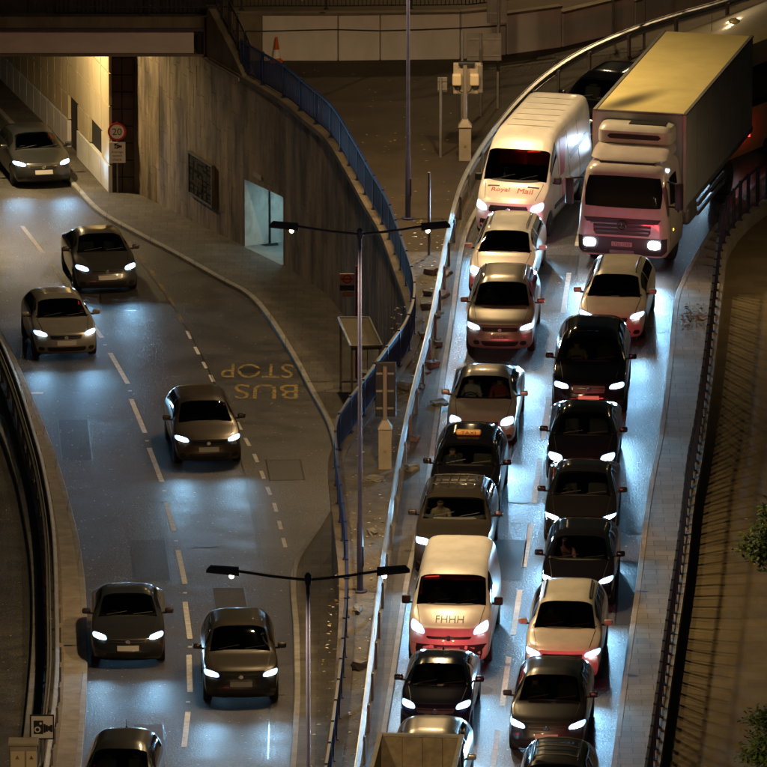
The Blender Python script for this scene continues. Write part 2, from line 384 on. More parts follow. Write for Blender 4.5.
# central reserve of the underpass
tag(sheet('median_strip', [(p.x, p.y) for p in M1] + [(p.x, p.y) for p in M2[::-1]], lambda y: zl(y)+.12, concrete), kind='structure')
tag(sheet('median_strip_far', [(p.x, p.y) for p in M3] + [(p.x, p.y) for p in M4[::-1]], lambda y: zl(y)+.12, pave_low), kind='structure')
m = MB(); m.sweep(onl(M1), [(-.06, -.05), (.08, -.05), (.08, .126), (-.04, .126), (-.06, .1)]); tag(m.build('kerb_median', kerbst), kind='structure')
m = MB(); m.sweep(onl(M4), [(-.08, -.05), (.06, -.05), (.06, .1), (.04, .126), (-.08, .126)]); tag(m.build('kerb_median_far', kerbst), kind='structure')
m = MB(); m.sweep(onl(M2), [(-.08, -.05), (.02, -.05), (.02, .2), (-.08, .2)]); tag(m.build('median_edge', rust_wood), kind='structure')
m = MB(); m.sweep(onl(M3), [(-.02, -.05), (.08, -.05), (.08, .2), (-.02, .2)]); tag(m.build('median_edge_far', rust_wood), kind='structure')

# ------------------------------------------------------------------ road markings (pieces of the roads)
def dash(a, b, wd, zf, m, parent, name='lane_dash'):
    a = Vector(a); b = Vector(b); t = (b-a).normalized(); n = Vector((-t.y, t.x, 0))*wd/2
    v = [a+n, b+n, b-n, a-n]; v = [Vector((p.x, p.y, zf(p.y)+.005)) for p in v]
    f = (0, 1, 2, 3) if (v[1]-v[0]).cross(v[2]-v[0]).z > 0 else (3, 2, 1, 0)
    return meshobj(name, v, [f], m, parent)
zr = lambda y: 0.0
for a, b in (((583, 215), (577, 246)), ((569, 273), (563, 313)), ((560, 336), (555, 374)), ((549, 397), (543, 440)), ((540, 459), (534, 503)), ((531, 524), (524, 567)),
             ((520, 590), (513, 635)), ((509, 657), (502, 706)), ((498, 730), (491, 780)), ((486, 803), (480, 850))):
    dash(P(*a), P(*b), .13, zr, paint_w, road_r)
for a, b in (((22, 226), (43, 253)), ((50, 264), (73, 293)), ((81, 308), (102, 338)), ((110, 353), (128, 384)), ((131, 399), (145, 433)), ((149, 448), (162, 482)), ((165, 499), (174, 531)),
             ((178, 550), (185, 584)), ((185, 602), (190, 639)), ((189, 655), (190, 692)), ((188, 712), (184, 747))):
    dash(PL(*a), PL(*b), .13, zl, paint_w, road_l)
for a in ((76, 300), (105, 345), (130, 391), (147, 441), (164, 491), (176, 541), (185, 593), (190, 647), (188, 702)):
    q = PL(*a); dash(q+Vector((-.05, 0, 0)), q+Vector((.05, 0, 0)), .14, zl, paint_w, road_l, 'road_stud')
bay = [(117, 229), (129, 242), (139, 255), (151, 270), (160, 284), (169, 298), (178, 314), (187, 331), (195, 347), (203, 362), (210, 375), (217, 389), (228, 406), (237, 422), (245, 438), (254, 454), (261, 471), (267, 487), (274, 503), (279, 521), (283, 538), (288, 557)]
for (a, b), (c, d) in zip(bay, bay[1:]):
    q = PL(a, b); r = PL(c, d); dash(q, q.lerp(r, .5), .1, zl, paint_y if b < 330 else paint_w, road_l, 'bay_dash')
for a in ((30, 393), (87, 627), (57, 514)):
    q = PL(*a); dash(q, q+Vector((.36, 0, 0)), .28, zl, paint_w, road_l, 'edge_mark')
eyv = Vector((0, -1, -GG)).normalized()
for txt, x0, x1, y0, y1 in (('STOP', 221, 293, 364, 378), ('BUS', 234, 298, 384.5, 399)):
    a = PL((x0+x1)/2, (y0+y1)/2); wd = (PL(x1, y1)-PL(x0, y1)).x; hh = (PL(x0, y0)-PL(x0, y1)).y
    text_obj('road_lettering', txt, (a.x, a.y, zl(a.y)+.006), (-1, 0.02, 0), eyv, wd, hh, paint_y, road_l)

# worn details of the carriageways: repair patches, tar seams, manhole covers
patch_d = mat('patch_dark', (.022, .022, .022), (.038, .037, .036), 2, rough=.55, bump=.6, bscale=24); patch_l = mat('patch_pale', (.045, .043, .041), (.068, .065, .062), 2, rough=.7, bump=.6, bscale=24)
seam_m = mat('tar_seam', (.008, .008, .008), rough=.35); iron = mat('cast_iron', (.03, .028, .026), (.06, .055, .05), 20, rough=.45, metal=.5, bump=.5, bscale=40)
def patch(c, wd, ln, zf, m, parent, rz=0.0):
    d = Vector((math.sin(rz), math.cos(rz), 0))*ln/2; dash(c-d, c+d, wd, lambda y: zf(y)-.002, m, parent, 'repair_patch')
    n = Vector((d.y, -d.x, 0)).normalized()*wd/2
    for a, b in ((c-d-n, c+d-n), (c-d+n, c+d+n), (c-d-n, c-d+n), (c+d-n, c+d+n)): dash(a, b, .035, zf, seam_m, parent, 'tar_seam')
for a, wd, ln, m_ in (((120, 300), 1.1, 3.0, patch_d), ((150, 560), .9, 4.5, patch_d), ((230, 600), .8, 2.6, patch_l), ((75, 440), .8, 5.0, patch_d), ((285, 470), .9, 2.4, patch_d), ((150, 740), .7, 3.0, patch_l)):
    patch(PL(*a), wd, ln, zl, m_, road_l, R(-3))
for a, wd, ln, m_ in (((505, 560), .9, 3.4, patch_d), ((632, 600), .7, 4.0, patch_d), ((555, 265), 1.2, 2.0, patch_d), ((500, 440), .7, 3.0, patch_l)):
    patch(P(*a), wd, ln, zr, m_, road_r, R(3))
def manhole(c, zf, parent):
    k = 14; o = meshobj('manhole_cover', [Vector((c.x+.31*math.cos(2*math.pi*i/k), c.y+.31*math.sin(2*math.pi*i/k), 0)) for i in range(k)], [tuple(range(k))], iron, parent)
    for v in o.data.vertices: v.co.z = zf(v.co.y)+.008
for a in ((60, 300), (160, 500), (205, 545), (250, 370), (110, 520)): manhole(PL(*a), zl, road_l)
for a in ((520, 500), (640, 530), (500, 400), (480, 690), (655, 330)): manhole(P(*a), zr, road_r)
sm = [PL(a, b) for a, b in ((140, 262), (172, 305), (205, 362), (228, 420), (246, 480), (258, 540), (266, 600), (270, 680), (268, 760))]
for a, b in zip(smooth_path(sm, 2.0), smooth_path(sm, 2.0)[1:]): dash(a, b, .03, zl, seam_m, road_l, 'tar_seam')

# ------------------------------------------------------------------ retaining wall
def s_at_px(px, path, S, zf, lo=0):
    best = min((abs(proj((p.x, p.y, zf(p.y)))[0]-px), S[i]) for i, p in enumerate(path) if p.y > lo); return best[1]
fineW = [at_len(WALL, WS, k*.05)[0] for k in range(int(WS[-1]/.05))]; fineS = [k*.05 for k in range(len(fineW))]
sP0, sP1 = s_at_px(245, fineW, fineS, zl, 20), s_at_px(283, fineW, fineS, zl, 20)
sV0, sV1 = s_at_px(192, fineW, fineS, zl, 20), s_at_px(215, fineW, fineS, zl, 20)
sTop = s_at_px(206, fineW, fineS, lambda y: 0.0, 20)
rw = empty('retaining_wall', flat(WALL[20], zl(WALL[20].y)))
tag(rw, 'long curved board-marked concrete retaining wall with a lit doorway, below the blue railing', 'wall')
rw.location = (0, 0, 0)
PORT_H = 2.0
def wpt(s, z, out=0.0):
    p, d = at_len(WALL, WS, s); return Vector((p.x, p.y, z))+Vector((d.y, -d.x, 0))*out
mb = MB(); s = 0.0
while s < WS[-1]-.3:
    e = min(s+.4, WS[-1])
    for lim in (sP0, sP1):
        if s+1e-4 < lim < e: e = lim
    inside = sP0-1e-4 <= s and e <= sP1+1e-4
    a, b = wpt(s, 0), wpt(e, 0)
    za = zl(a.y)+PORT_H+.1 if inside else zl(a.y)-.3; zb_ = zl(b.y)+PORT_H+.1 if inside else zl(b.y)-.3
    mb.add([wpt(s, za, -.02), wpt(e, zb_, -.02), wpt(e, .09, -.02), wpt(s, .09, -.02)], [(0, 1, 2, 3)]); s = e
mb.build('wall_face', conc_wall, rw)
mb = MB(); wallpath_cop = [wpt(k*.4, .02) for k in range(int(sTop/.4)+1, int(WS[-1]/.4))]
mb.sweep(wallpath_cop, [(-.32, 0), (.07, 0), (.07, .15), (-.32, .15)]); mb.build('coping', conc_wall, rw)
# shuttering boards: each a separate proud plank
mb = MB(); s = 0.6; rnd = random.Random(3)
s_end = s_at_px(404, fineW, fineS, zl, 5)+1.5
while s < s_end:
    wd = .26+rnd.random()*.06; a0 = wpt(s, 0); zb0 = zl(a0.y)+.05; z = zb0-rnd.random()*.8
    while z < .02:
        h = .75+rnd.random()*.75; z0 = max(z, zb0); z1 = min(z+h, .02); z += h
        if z1-z0 < .08: continue
        if s+wd > sP0-.02 and s < sP1+.02:
            zt = zl(a0.y)+PORT_H+.12
            if z1 < zt: continue
            z0 = max(z0, zt)
        o1 = .004+rnd.random()*.009
        c = [wpt(s+.004, z0, -.015), wpt(s+wd-.004, z0, -.015), wpt(s+wd-.004, z1-.006, -.015), wpt(s+.004, z1-.006, -.015)]
        f = [wpt(s+.006, z0+.004, o1), wpt(s+wd-.006, z0+.004, o1), wpt(s+wd-.006, z1-.01, o1), wpt(s+.006, z1-.01, o1)]
        mb.add(c+f, [(4, 5, 6, 7), (0, 1, 5, 4), (1, 2, 6, 5), (2, 3, 7, 6), (3, 0, 4, 7)])
    s += wd
tag(mb.build('shuttering_boards', conc_board, rw), kind='stuff')
# subway doorway: jambs, back wall, floor, lamp
pa, pb = wpt(sP0, 0), wpt(sP1, 0); dvec = (pb-pa).normalized(); nin = Vector((-dvec.y, dvec.x, 0))
DEP = 2.6
def pp(u, dep, z):
    q = pa.lerp(pb, u)+nin*dep; return Vector((q.x, q.y, zl(pa.lerp(pb, u).y)+.11+z))
mb = MB()
mb.add([pp(0, 0, 0), pp(0, DEP, 0), pp(0, DEP, PORT_H), pp(0, 0, PORT_H)], [(0, 1, 2, 3)])
mb.add([pp(1, 0, 0), pp(1, DEP, 0), pp(1, DEP, PORT_H), pp(1, 0, PORT_H)], [(3, 2, 1, 0)])
mb.add([pp(0, 0, PORT_H), pp(1, 0, PORT_H), pp(1, DEP, PORT_H), pp(0, DEP, PORT_H)], [(0, 1, 2, 3)])
mb.build('doorway_reveal', portal_m, rw)
for u0, u1 in ((0, .49), (.51, 1)):
    MB().add([pp(u0, DEP-.02, 0), pp(u1, DEP-.02, 0), pp(u1, DEP-.02, PORT_H), pp(u0, DEP-.02, PORT_H), pp(u0, DEP+.1, 0), pp(u1, DEP+.1, 0), pp(u1, DEP+.1, PORT_H), pp(u0, DEP+.1, PORT_H)],
         [(0, 1, 2, 3), (4, 5, 6, 7), (0, 3, 7, 4), (1, 2, 6, 5), (3, 2, 6, 7)]).build('back_panel', portal_m, rw)
MB().add([pp(.48, DEP+.05, 0), pp(.52, DEP+.05, 0), pp(.52, DEP+.05, PORT_H), pp(.48, DEP+.05, PORT_H)], [(0, 1, 2, 3)]).build('panel_joint', dark, rw)
MB().add([pp(.012, .74, 0.02), pp(.012, .80, 0.02), pp(.012, .79, PORT_H), pp(.012, .75, PORT_H)], [(0, 1, 2, 3)]).build('panel_joint', dark, rw)
MB().add([pp(.01, .45, .01), pp(.12, .5, .01), pp(.14, .9, .01), pp(.01, 1.0, .01)], [(0, 1, 2, 3)]).build('floor_gully', dark, rw)
MB().add([pp(0, -.05, .004), pp(1, -.05, .004), pp(1, DEP, .004), pp(0, DEP, .004)], [(0, 1, 2, 3)]).build('doorway_floor', portal_f, rw)
MB().tube([pp(.2, DEP*.4, PORT_H-.08), pp(.8, DEP*.4, PORT_H-.08)], .03).build('strip_light', tube_on, rw)
al = bpy.data.lights.new('strip_light_glow', 'AREA'); al.energy = 15; al.size = 1.0; al.size_y = .12; al.shape = 'RECTANGLE'; al.color = (.62, .95, 1)
ao = bpy.data.objects.new('strip_light_glow', al); COL.objects.link(ao); ao.location = pp(.5, DEP*.4, PORT_H-.13); ao.rotation_euler = (0, 0, math.atan2(dvec.y, dvec.x)); ao.parent = rw
mb = MB(); c = wpt(sP0+1.0, zl(pa.y)+PORT_H+.45, .03); mb.box(c, (.55, .03, .14), rz=math.atan2(dvec.y, dvec.x)); mb.build('name_plate', cabinet_m, rw)
# carved relief plaque
pv0, pv1 = wpt(sV0, 0), wpt(sV1, 0); dv = (pv1-pv0).normalized(); av = math.atan2(dv.y, dv.x); wl_ = (pv1-pv0).length
zc0 = zl(pv0.y); zv0, zv1 = zc0+.98, zc0+2.2
pq = empty('relief_plaque', (0, 0, 0)); tag(pq, 'dark weathered relief plaque set in the concrete wall left of the lit doorway', 'plaque')
cc = (pv0+pv1)/2+Vector((dv.y, -dv.x, 0))*.05
MB().box((cc.x, cc.y, (zv0+zv1)/2), (wl_, .06, zv1-zv0), rz=av).build('back_plate', mat('relief_back', (.012, .01, .008), rough=1, spec=.05), pq)
for (u, z, a, b) in ((0, zv1, wl_+.08, .06), (0, zv0, wl_+.08, .06)):
    MB().box((cc.x, cc.y, z), (a, .12, b), rz=av).build('frame_bar', mat('relief_frame', (.04, .033, .024), (.09, .075, .05), 5, rough=.8), pq)
for sgn in (-1, 1):
    q = cc+dv*(sgn*wl_/2); MB().box((q.x, q.y, (zv0+zv1)/2), (.06, .12, zv1-zv0-.06), rz=av).build('frame_bar', mat('relief_frame', (.04, .033, .024), (.09, .075, .05), 5, rough=.8), pq)
for i in range(5):
    for j in range(8):
        q = cc+dv*((i-2)*wl_/5.2+rnd.uniform(-.02, .02))+Vector((dv.y, -dv.x, 0))*.025
        MB().rbox((q.x, q.y, zv0+.1+j*(zv1-zv0-.2)/7+rnd.uniform(-.03, .03)), (wl_/6*(.5+.8*rnd.random()), .015+.035*rnd.random(), .07+.09*rnd.random()), .012, 1, rz=av).build('relief_block', mat('relief_stone', (.02, .017, .012), (.06, .05, .034), 6, rough=.95, bump=.8, bscale=20, spec=.1), pq)

# ------------------------------------------------------------------ railings
def railing(path, h, name, m, label, cat, post_gap=2.0, bar_gap=.11, zf=None, z0=0.0, group=None, bar_r=.011, hfun=None):
    root = empty(name); tag(root, label, cat, group)
    Sx = arclen(path); n = int(Sx[-1]/post_gap); base = lambda p: p.z+z0
    tp = []; k = 0.0
    while k < Sx[-1]:
        p, d = at_len(path, Sx, k); tp.append(Vector((p.x, p.y, base(p)))); k += .25
    prof = [(-.03, -.02), (.03, -.02), (.03, .03), (-.03, .03)]
    MB().sweep([p+Vector((0, 0, h)) for p in tp], prof).build('top_rail', m, root)
    MB().sweep([p+Vector((0, 0, .1)) for p in tp], [(-.02, -.015), (.02, -.015), (.02, .02), (-.02, .02)]).build('bottom_rail', m, root)
    pm = MB().box((0, 0, h/2+.03), (.07, .07, h+.06)); pm.box((0, 0, .01), (.14, .14, .02)); me = None
    for i in range(n+1):
        p, d = at_len(path, Sx, i*Sx[-1]/n)
        if me is None: o = pm.build('post', m, root); me = o.data
        else: o = link('post', me, m, root)
        o.location = (p.x, p.y, base(p)); o.rotation_euler = (0, 0, math.atan2(d.y, d.x))
    bars = MB(); k = bar_gap
    while k < Sx[-1]:
        p, d = at_len(path, Sx, k); z = base(p); r = bar_r
        nrm = Vector((d.y, -d.x, 0))
        a, b = d*r, nrm*r; q = Vector((p.x, p.y, 0))
        lo = [q-a-b, q+a-b, q+a+b, q-a+b]
        bars.add([v+Vector((0, 0, z+.1)) for v in lo]+[v+Vector((0, 0, z+h)) for v in lo], [(0, 1, 5, 4), (1, 2, 6, 5), (2, 3, 7, 6), (3, 0, 4, 7)]); k += bar_gap
    tag(bars.build('balusters', m, root), kind='stuff')
    return root
rp = offset([at_len(WALL, WS, sTop+2.4+k*.3)[0] for k in range(int((WS[-1]-sTop-2.4)/.3))], -.12)
railing([Vector((p.x, p.y, .17)) for p in rp], .92, 'parapet_railing', blue_rail, 'blue steel railing snaking along the top of the curved concrete wall', 'railing', 1.55)
railing([Vector((p.x, p.y, .11)) for p in offset(RAIL_R, -.12)], 1.05, 'footway_railing', mat('dull_blue_paint', (.012, .02, .05), (.02, .03, .07), 4, rough=.5), 'dark blue pedestrian railing along the right-hand paved footway', 'railing', .8, .8)

# ------------------------------------------------------------------ bridge over the underpass
BY = 34.55
br = empty('road_bridge', (0, 0, 0)); tag(br, 'concrete bridge with pale girder and dark parapet crossing the underpass, top left', 'bridge')
xr = wpt(sTop, 0).x-.05
MB().box(((-22+xr)/2-.15, BY+.15, .46), (22+xr-.3, .3, .68)).build('girder', girder_m, br)
MB().box(((-22+xr)/2, BY+.12, .08), (22+xr, .5, .07)).build('lower_flange', mat('flange_paint', (.16, .12, .1), rough=.6), br)
MB().box((xr-.12, BY+.12, .46), (.12, .42, .69)).build('end_plate', dark, br)
MB().box(((-22+xr)/2+.2, BY+.1, .85), (22+xr+.4, .55, .09)).build('upper_flange', mat('flange_blue', (.05, .04, .07), rough=.6), br)
MB().box(((-22+xr)/2+.2, BY+.25, 1.06), (22+xr+.4, .7, .33)).build('edge_beam', conc_wall, br)
MB().box(((-22+xr)/2+.2, BY+4.0, .95), (22+xr+.4, 6.8, .4)).build('deck', conc_wall, br)
MB().box(((-22+xr)/2, BY+4.0, .62), (22+xr-.1, 6.6, .25)).build('soffit', conc_wall, br)
MB().box((xr+.16, BY+.25, .42), (.34, .8, .98)).build('bearing_block', conc_wall, br)
MB().box(((-22+xr)/2+.2, BY+.45, 1.55), (22+xr+.6, .12, .66)).build('parapet_panel', dark_rail, br)
brp = MB()
for i in range(9):
    brp = MB().box((-20+i*1.95, BY+.36, 1.6), (.08, .08, .8)); brp.build('parapet_post', dark_rail, br)
# wing wall rising to the bridge
wing = empty('wing_wall', (0, 0, 0)); tag(wing, 'triangular concrete wing wall sloping down from the bridge to the blue railing', 'wall')
vs = []; n = 14; L_ = 2.75
for i in range(n+1):
    s = sTop+.15+i*L_/n; zt = 1.55*(1-i/n)**.9+.12
    vs += [wpt(s, .0, .02), wpt(s, zt, .02), wpt(s, zt, -.38), wpt(s, 0, -.38)]
fs = []
for i in range(n):
    for j in range(4):
        q = (j+1) % 4; fs.append((i*4+j, (i+1)*4+j, (i+1)*4+q, i*4+q))
fs += [(0, 1, 2, 3), (n*4+3, n*4+2, n*4+1, n*4)]
meshobj('wall_body', vs, fs, conc_wall, wing)
MB().sweep([wpt(sTop+.1+i*.2, .05) for i in range(14)], [(0, -.05), (.1, -.05), (.1, .05), (0, .05)]).build('string_course', concrete, wing)
top = [wpt(sTop+.15+i*L_/n, 1.55*(1-i/n)**.9+.12, -.2) for i in range(n+1)]
rl = empty('wing_railing', (0, 0, 0)); tag(rl, 'dark railing sloping down the wing wall beside the bridge', 'railing')
MB().tube([p+Vector((0, 0, .95)) for p in top], .03).build('top_rail', dark_rail, rl)
MB().tube([p+Vector((0, 0, .12)) for p in top], .02).build('bottom_rail', dark_rail, rl)
for i in range(0, n+1, 3): MB().box(top[i]+Vector((0, 0, .5)), (.06, .06, 1.0)).build('post', dark_rail, rl)
bb = MB()
for i in range(n*2):
    q = top[i//2].lerp(top[i//2+1], (i % 2)/2); bb.box(q+Vector((0, 0, .52)), (.018, .018, .84))
tag(bb.build('balusters', dark_rail, rl), kind='stuff')

# ------------------------------------------------------------------ tunnel wall under the bridge
tw = empty('tunnel_wall', (0, 0, 0)); tag(tw, 'yellow-lit panelled tunnel wall with white plinth and two dark niches under the bridge', 'wall')
TS = arclen(TUN); ft = [at_len(TUN, TS, k*.03)[0] for k in range(int(TS[-1]/.03))]; fS = [k*.03 for k in range(len(ft))]
sb = [s_at_px(px, ft, fS, zl, 20) for px in (111, 103, 91, 79, 70)]
while sb[-1] < TS[-1]-1.2: sb.append(sb[-1]+1.15)
def tpt(s, z, out=0.0):
    p, d = at_len(TUN, TS, s); return Vector((p.x, p.y, zl(p.y)+z))+Vector((-d.y, d.x, 0))*out
def slab(s0, s1, z0, z1, th, name, m, gap=.022):
    s0 += gap; s1 -= gap; z0 += gap; z1 -= gap
    v = [tpt(s0, z0, th), tpt(s1, z0, th), tpt(s1, z1, th), tpt(s0, z1, th), tpt(s0, z0, -.05), tpt(s1, z0, -.05), tpt(s1, z1, -.05), tpt(s0, z1, -.05)]
    return meshobj(name, v, [(3, 2, 1, 0), (4, 5, 6, 7), (0, 1, 5, 4), (1, 2, 6, 5), (2, 3, 7, 6), (3, 0, 4, 7)], m, tw)
rows = (.0, .95, 1.75, 2.75, 3.75, 4.75, 5.75, 6.9)
for i, (a, b) in enumerate(zip(sb, sb[1:])):
    for j, (z0, z1) in enumerate(zip(rows, rows[1:])):
        if i == 3 and j < 2: continue
        if i == 1 and j == 1: continue
        if zl(tpt(a, 0).y)+z0 > .6: continue
        slab(a, b, z0, min(z1, .55-zl(tpt(a, 0).y)), .04 if j else .07, 'plinth_panel' if j == 0 else 'wall_panel', plinth_m if j == 0 else tunnel_panel)
bk = MB()
for k in range(int(TS[-1]/.5)-1):
    bk.add([tpt(k*.5, -.2, -.06), tpt(k*.5+.5, -.2, -.06), tpt(k*.5+.5, 7, -.06), tpt(k*.5, 7, -.06)], [(3, 2, 1, 0)])
bk.build('backing', dark, tw)
# dark tiled pier between tunnel wall and retaining wall
pr = empty('tiled_pier', (0, 0, 0)); tag(pr, 'dark tiled pier behind the round 20 speed sign', 'pier')
q0 = PL(110.5, 195.5); q1 = PL(134.5, 195.5); yp = q0.y; xw = q1.x-q0.x; zb = zl(yp)
MB().box(((q0.x+q1.x)/2, yp+.4, zb+2.9), (xw, .7, 6)).build('core', dark, pr)
for i in range(2):
    for j in range(11):
        MB().rbox((q0.x+xw*(.25+.5*i), yp+.04, zb+.3+j*.52), (xw/2-.02, .05, .5), .008, 1).build('tile', dark_tile, pr)
# lamp under the bridge that lights the tunnel
tl = empty('tunnel_lamp', (-11.2, 40.5, .35)); tag(tl, 'bulkhead lamp fixed under the bridge soffit', 'lamp')
MB().rbox((0, 0, .03), (.9, .3, .16), .03).build('housing', galv_dull, tl); MB().box((0, 0, -.06), (.8, .22, .02)).build('diffuser', sodium_on, tl)
spot('tunnel_glow', (0, 0, -.1), (.45, 0, -1), 2600, (1, .72, .34), 165, .5, .2, tl)

# ------------------------------------------------------------------ boundary wall behind the plaza with fence
bw = empty('boundary_wall', (0, 0, 0)); tag(bw, 'pale painted boundary wall of long panels behind the dark plaza', 'wall')
BW = [flat(P(a, b, .1), .1) for a, b in ((228, 61), (262, 60), (338, 60), (380, 59.5), (460, 58.5), (505, 54), (560, 46.5), (632, 29), (720, 3))]
for i, (a, b) in enumerate(zip(BW, BW[1:])):
    d = (b-a); ln = d.length; az = math.atan2(d.y, d.x); c = (a+b)/2
    h = 1.36 if i < 5 else 1.36-.18*(i-4)
    MB().rbox((c.x, c.y, .1+h/2), (ln-.03, .22, h), .015, 1, rz=az).build('wall_panel', white_conc if i else conc_wall, bw)
    MB().box((c.x, c.y, .1+h+.03), (ln, .28, .07), rz=az).build('coping', conc_wall, bw)
cb = MB(); cpts = [Vector((p.x, p.y-.16, .1+.95-.05*(i % 2))) for i, p in enumerate(BW[:6])]
cb.tube(smooth_path(cpts, .5), .016, 6); cb.build('cable', plastic, bw)
bf = [Vector((p.x, p.y+.05, 1.6)) for p in BW[:6]]
railing(smooth_path([Vector((-9, BW[0].y+.05, 1.6))]+bf+[Vector((14, 40, 1.6))], .5), 1.5, 'boundary_fence', dark_rail, 'tall dark bar fence standing above the pale boundary wall', 'fence', 2.4, .12)
tag(MB().box((0, 42.5, 2.1), (44, .2, 4.0)).build('dark_hoarding', mat('hoarding', (.02, .017, .014), (.035, .03, .024), 1, rough=.9)), 'dark hoarding behind the bar fence along the top of the picture', 'hoarding')

# ------------------------------------------------------------------ street lamps (double arm)
def street_lamp(base, label, hz=8.9, arm=1.5, power=1.0, yaw=0.0):
    o = empty('street_lamp', base, yaw); tag(o, label, 'street lamp', 'double-arm street lamps')
    MB().tube([(0, 0, 0), (0, 0, 1.7), (0, 0, 1.75), (0, 0, hz)], [.08, .075, .055, .042], 12).build('pole', navy_post, o, True)
    MB().tube([(0, 0, 0), (0, 0, .05)], .17, 12).build('base_plate', navy_post, o)
    MB().rbox((.07, 0, .9), (.05, .12, .5), .01).build('access_door', navy_post, o)
    MB().lathe([(.06, hz-.1), (.075, hz-.02), (.075, hz+.1), (.03, hz+.16)], 12).build('cap', navy_post, o, True)
    for sg in (-1, 1):
        ar = MB().tube([(0, 0, hz), (sg*arm*.5, 0, hz+.08), (sg*arm, 0, hz+.2)], .032, 8).build('arm', navy_post, o, True)
        # wedge-shaped lantern
        x0, x1 = sg*(arm-.04), sg*(arm+.66)
        v = [(x0, -.15, hz+.13), (x0, .15, hz+.13), (x1, .13, hz+.2), (x1, -.13, hz+.2),
             (x0, -.12, hz+.25), (x0, .12, hz+.25), (x1-sg*.1, .09, hz+.31), (x1-sg*.1, -.09, hz+.31)]
        hd = meshobj('lantern', v, [(0, 1, 2, 3), (7, 6, 5, 4), (0, 4, 5, 1), (1, 5, 6, 2), (2, 6, 7, 3), (3, 7, 4, 0)], navy_post, o)
        MB().lathe([(.02, .13), (.05, .12), (.055, .08), (.04, .045), (.01, .03)], 12, Matrix.Translation((sg*(arm+.12), -.06, hz+.02))).build('bulb', sodium_on, hd, True)
        spot('lamp_light', (sg*(arm+.3), 0, hz-.02), (0, 0, -1), LAMP_W*power, SODIUM, 158, .55, .22, o)
    return o
b1 = P(360, 592, .1)
street_lamp((b1.x, b1.y, .1), 'navy double-arm street lamp with its pole rising past the bus stop')
q = P(308, 580, 8.9); street_lamp((q.x, q.y, zl(q.y)+.12), 'navy double-arm street lamp near the bottom edge, one arm over the underpass lanes', 8.9-zl(q.y)-.12)
q = P(408, 219, .1); street_lamp((q.x, q.y, .1), 'tall navy lamp pole on the dark plaza, its lantern above the picture')
street_lamp((-4.2, -77, 0), 'navy double-arm street lamp beyond the bottom of the picture')
street_lamp((8.2, 43.6, .1), 'navy double-arm street lamp beyond the top of the picture', power=.7)

# ------------------------------------------------------------------ guard rails
def guard_rail(path, label, zf=None, h=.72, gap=2.4, name='guard_rail', m=galv, pm=galv_dull, face=-1, group=None):
    root = empty(name); tag(root, label, 'guard rail', group)
    pth = [Vector((p.x, p.y, (zf(p.y) if zf else p.z))) for p in path]
    Sx = arclen(pth); t = .012
    w_ = [(.0, -.155), (.0, -.13), (.075, -.10), (.075, -.055), (.0, -.025), (.0, .025), (.075, .055), (.075, .10), (.0, .13), (.0, .155)]
    prof = [(face*(a), b+h-.1) for a, b in w_]+[(face*(a-t*2), b+h-.1) for a, b in w_[::-1]]
    MB().sweep(pth, prof).build('rail_beam', m, root, False)
    me = None; n = int(Sx[-1]/gap)
    for i in range(n+1):
        p, d = at_len(pth, Sx, i*gap)
        if me is None:
            o = MB().box((0, face*-.09, h/2-.05), (.11, .07, h-.05)).box((0, face*-.03, h-.1), (.09, .1, .12)).build('post', pm, root); me = o.data
        else: o = link('post', me, pm, root)
        o.location = p; o.rotation_euler = (0, 0, math.atan2(d.y, d.x))
    return root
guard_rail(GUARD, 'galvanised steel guard rail curving along the left side of the upper road', face=-1)
guard_rail([p for p in offset(M2, .1)], 'steel crash barrier facing the underpass lanes on the central reserve', lambda y: zl(y)+.1, .55, 2.0, face=-1, m=galv_dull)
guard_rail([p for p in offset(M2, .24)], 'steel crash barrier facing the empty far-left carriageway', lambda y: zl(y)+.1, .55, 2.0, face=1, m=galv_dull)

# ------------------------------------------------------------------ signs and posts
def camera_icon(o, x, z, s, y, m=sign_blk, name='camera_symbol'):
    # old plate-camera pictogram: body, bellows, lens rings
    ic = MB()
    ic.box((x-.1*s, y, z), (.42*s, .006, .62*s)); 
    ob = ic.build(name, m, o)
    for i, (w_, h_) in enumerate(((.12, .4), (.12, .3), (.12, .22), (.14, .32))): MB().box((x+(.17+.1*i)*s, y, z-.05*s), (w_*s*.8, .006, h_*s)).build('bellows', m, ob)
    MB().lathe([(.14*s, 0), (.14*s, .005)], 16, Matrix.Translation((x-.14*s, y-.004, z-.1*s)) @ Matrix.Rotation(math.pi/2, 4, 'X')).build('lens_ring', sign_w, ob)
    MB().lathe([(.08*s, 0), (.08*s, .005)], 16, Matrix.Translation((x-.14*s, y-.01, z-.1*s)) @ Matrix.Rotation(math.pi/2, 4, 'X')).build('lens', m, ob)
    MB().lathe([(.06*s, 0), (.06*s, .005)], 12, Matrix.Translation((x-.0*s, y-.004, z+.18*s)) @ Matrix.Rotation(math.pi/2, 4, 'X')).build('viewfinder', sign_w, ob)
    return ob
RX = lambda x, y, z: Matrix.Translation((x, y, z)) @ Matrix.Rotation(math.pi/2, 4, 'X')
sb_ = P(117, 200, zl(yp)+.11); so = empty('speed_limit_sign', (0, 0, 0)); tag(so, 'round red-rimmed 20 speed limit sign on the dark tiled pier', 'road sign')
ysn = yp-.12
def zpx(py, y):      # height seen at image row py at depth y
    d = ray(383.5, py); t = (y-CAM.y)/d.y; return (CAM+d*t).z
def xpx(px, py, y):
    d = ray(px, py); t = (y-CAM.y)/d.y; return (CAM+d*t).x
cx, cz = xpx(117, 131.5, ysn), zpx(131.5, ysn)
MB().lathe([(.275, 0), (.275, .02)], 32, RX(cx, ysn, cz)).build('rim', sign_red, so)
MB().lathe([(.215, 0), (.215, .004)], 32, RX(cx, ysn-.021, cz)).build('face', sign_w, so)
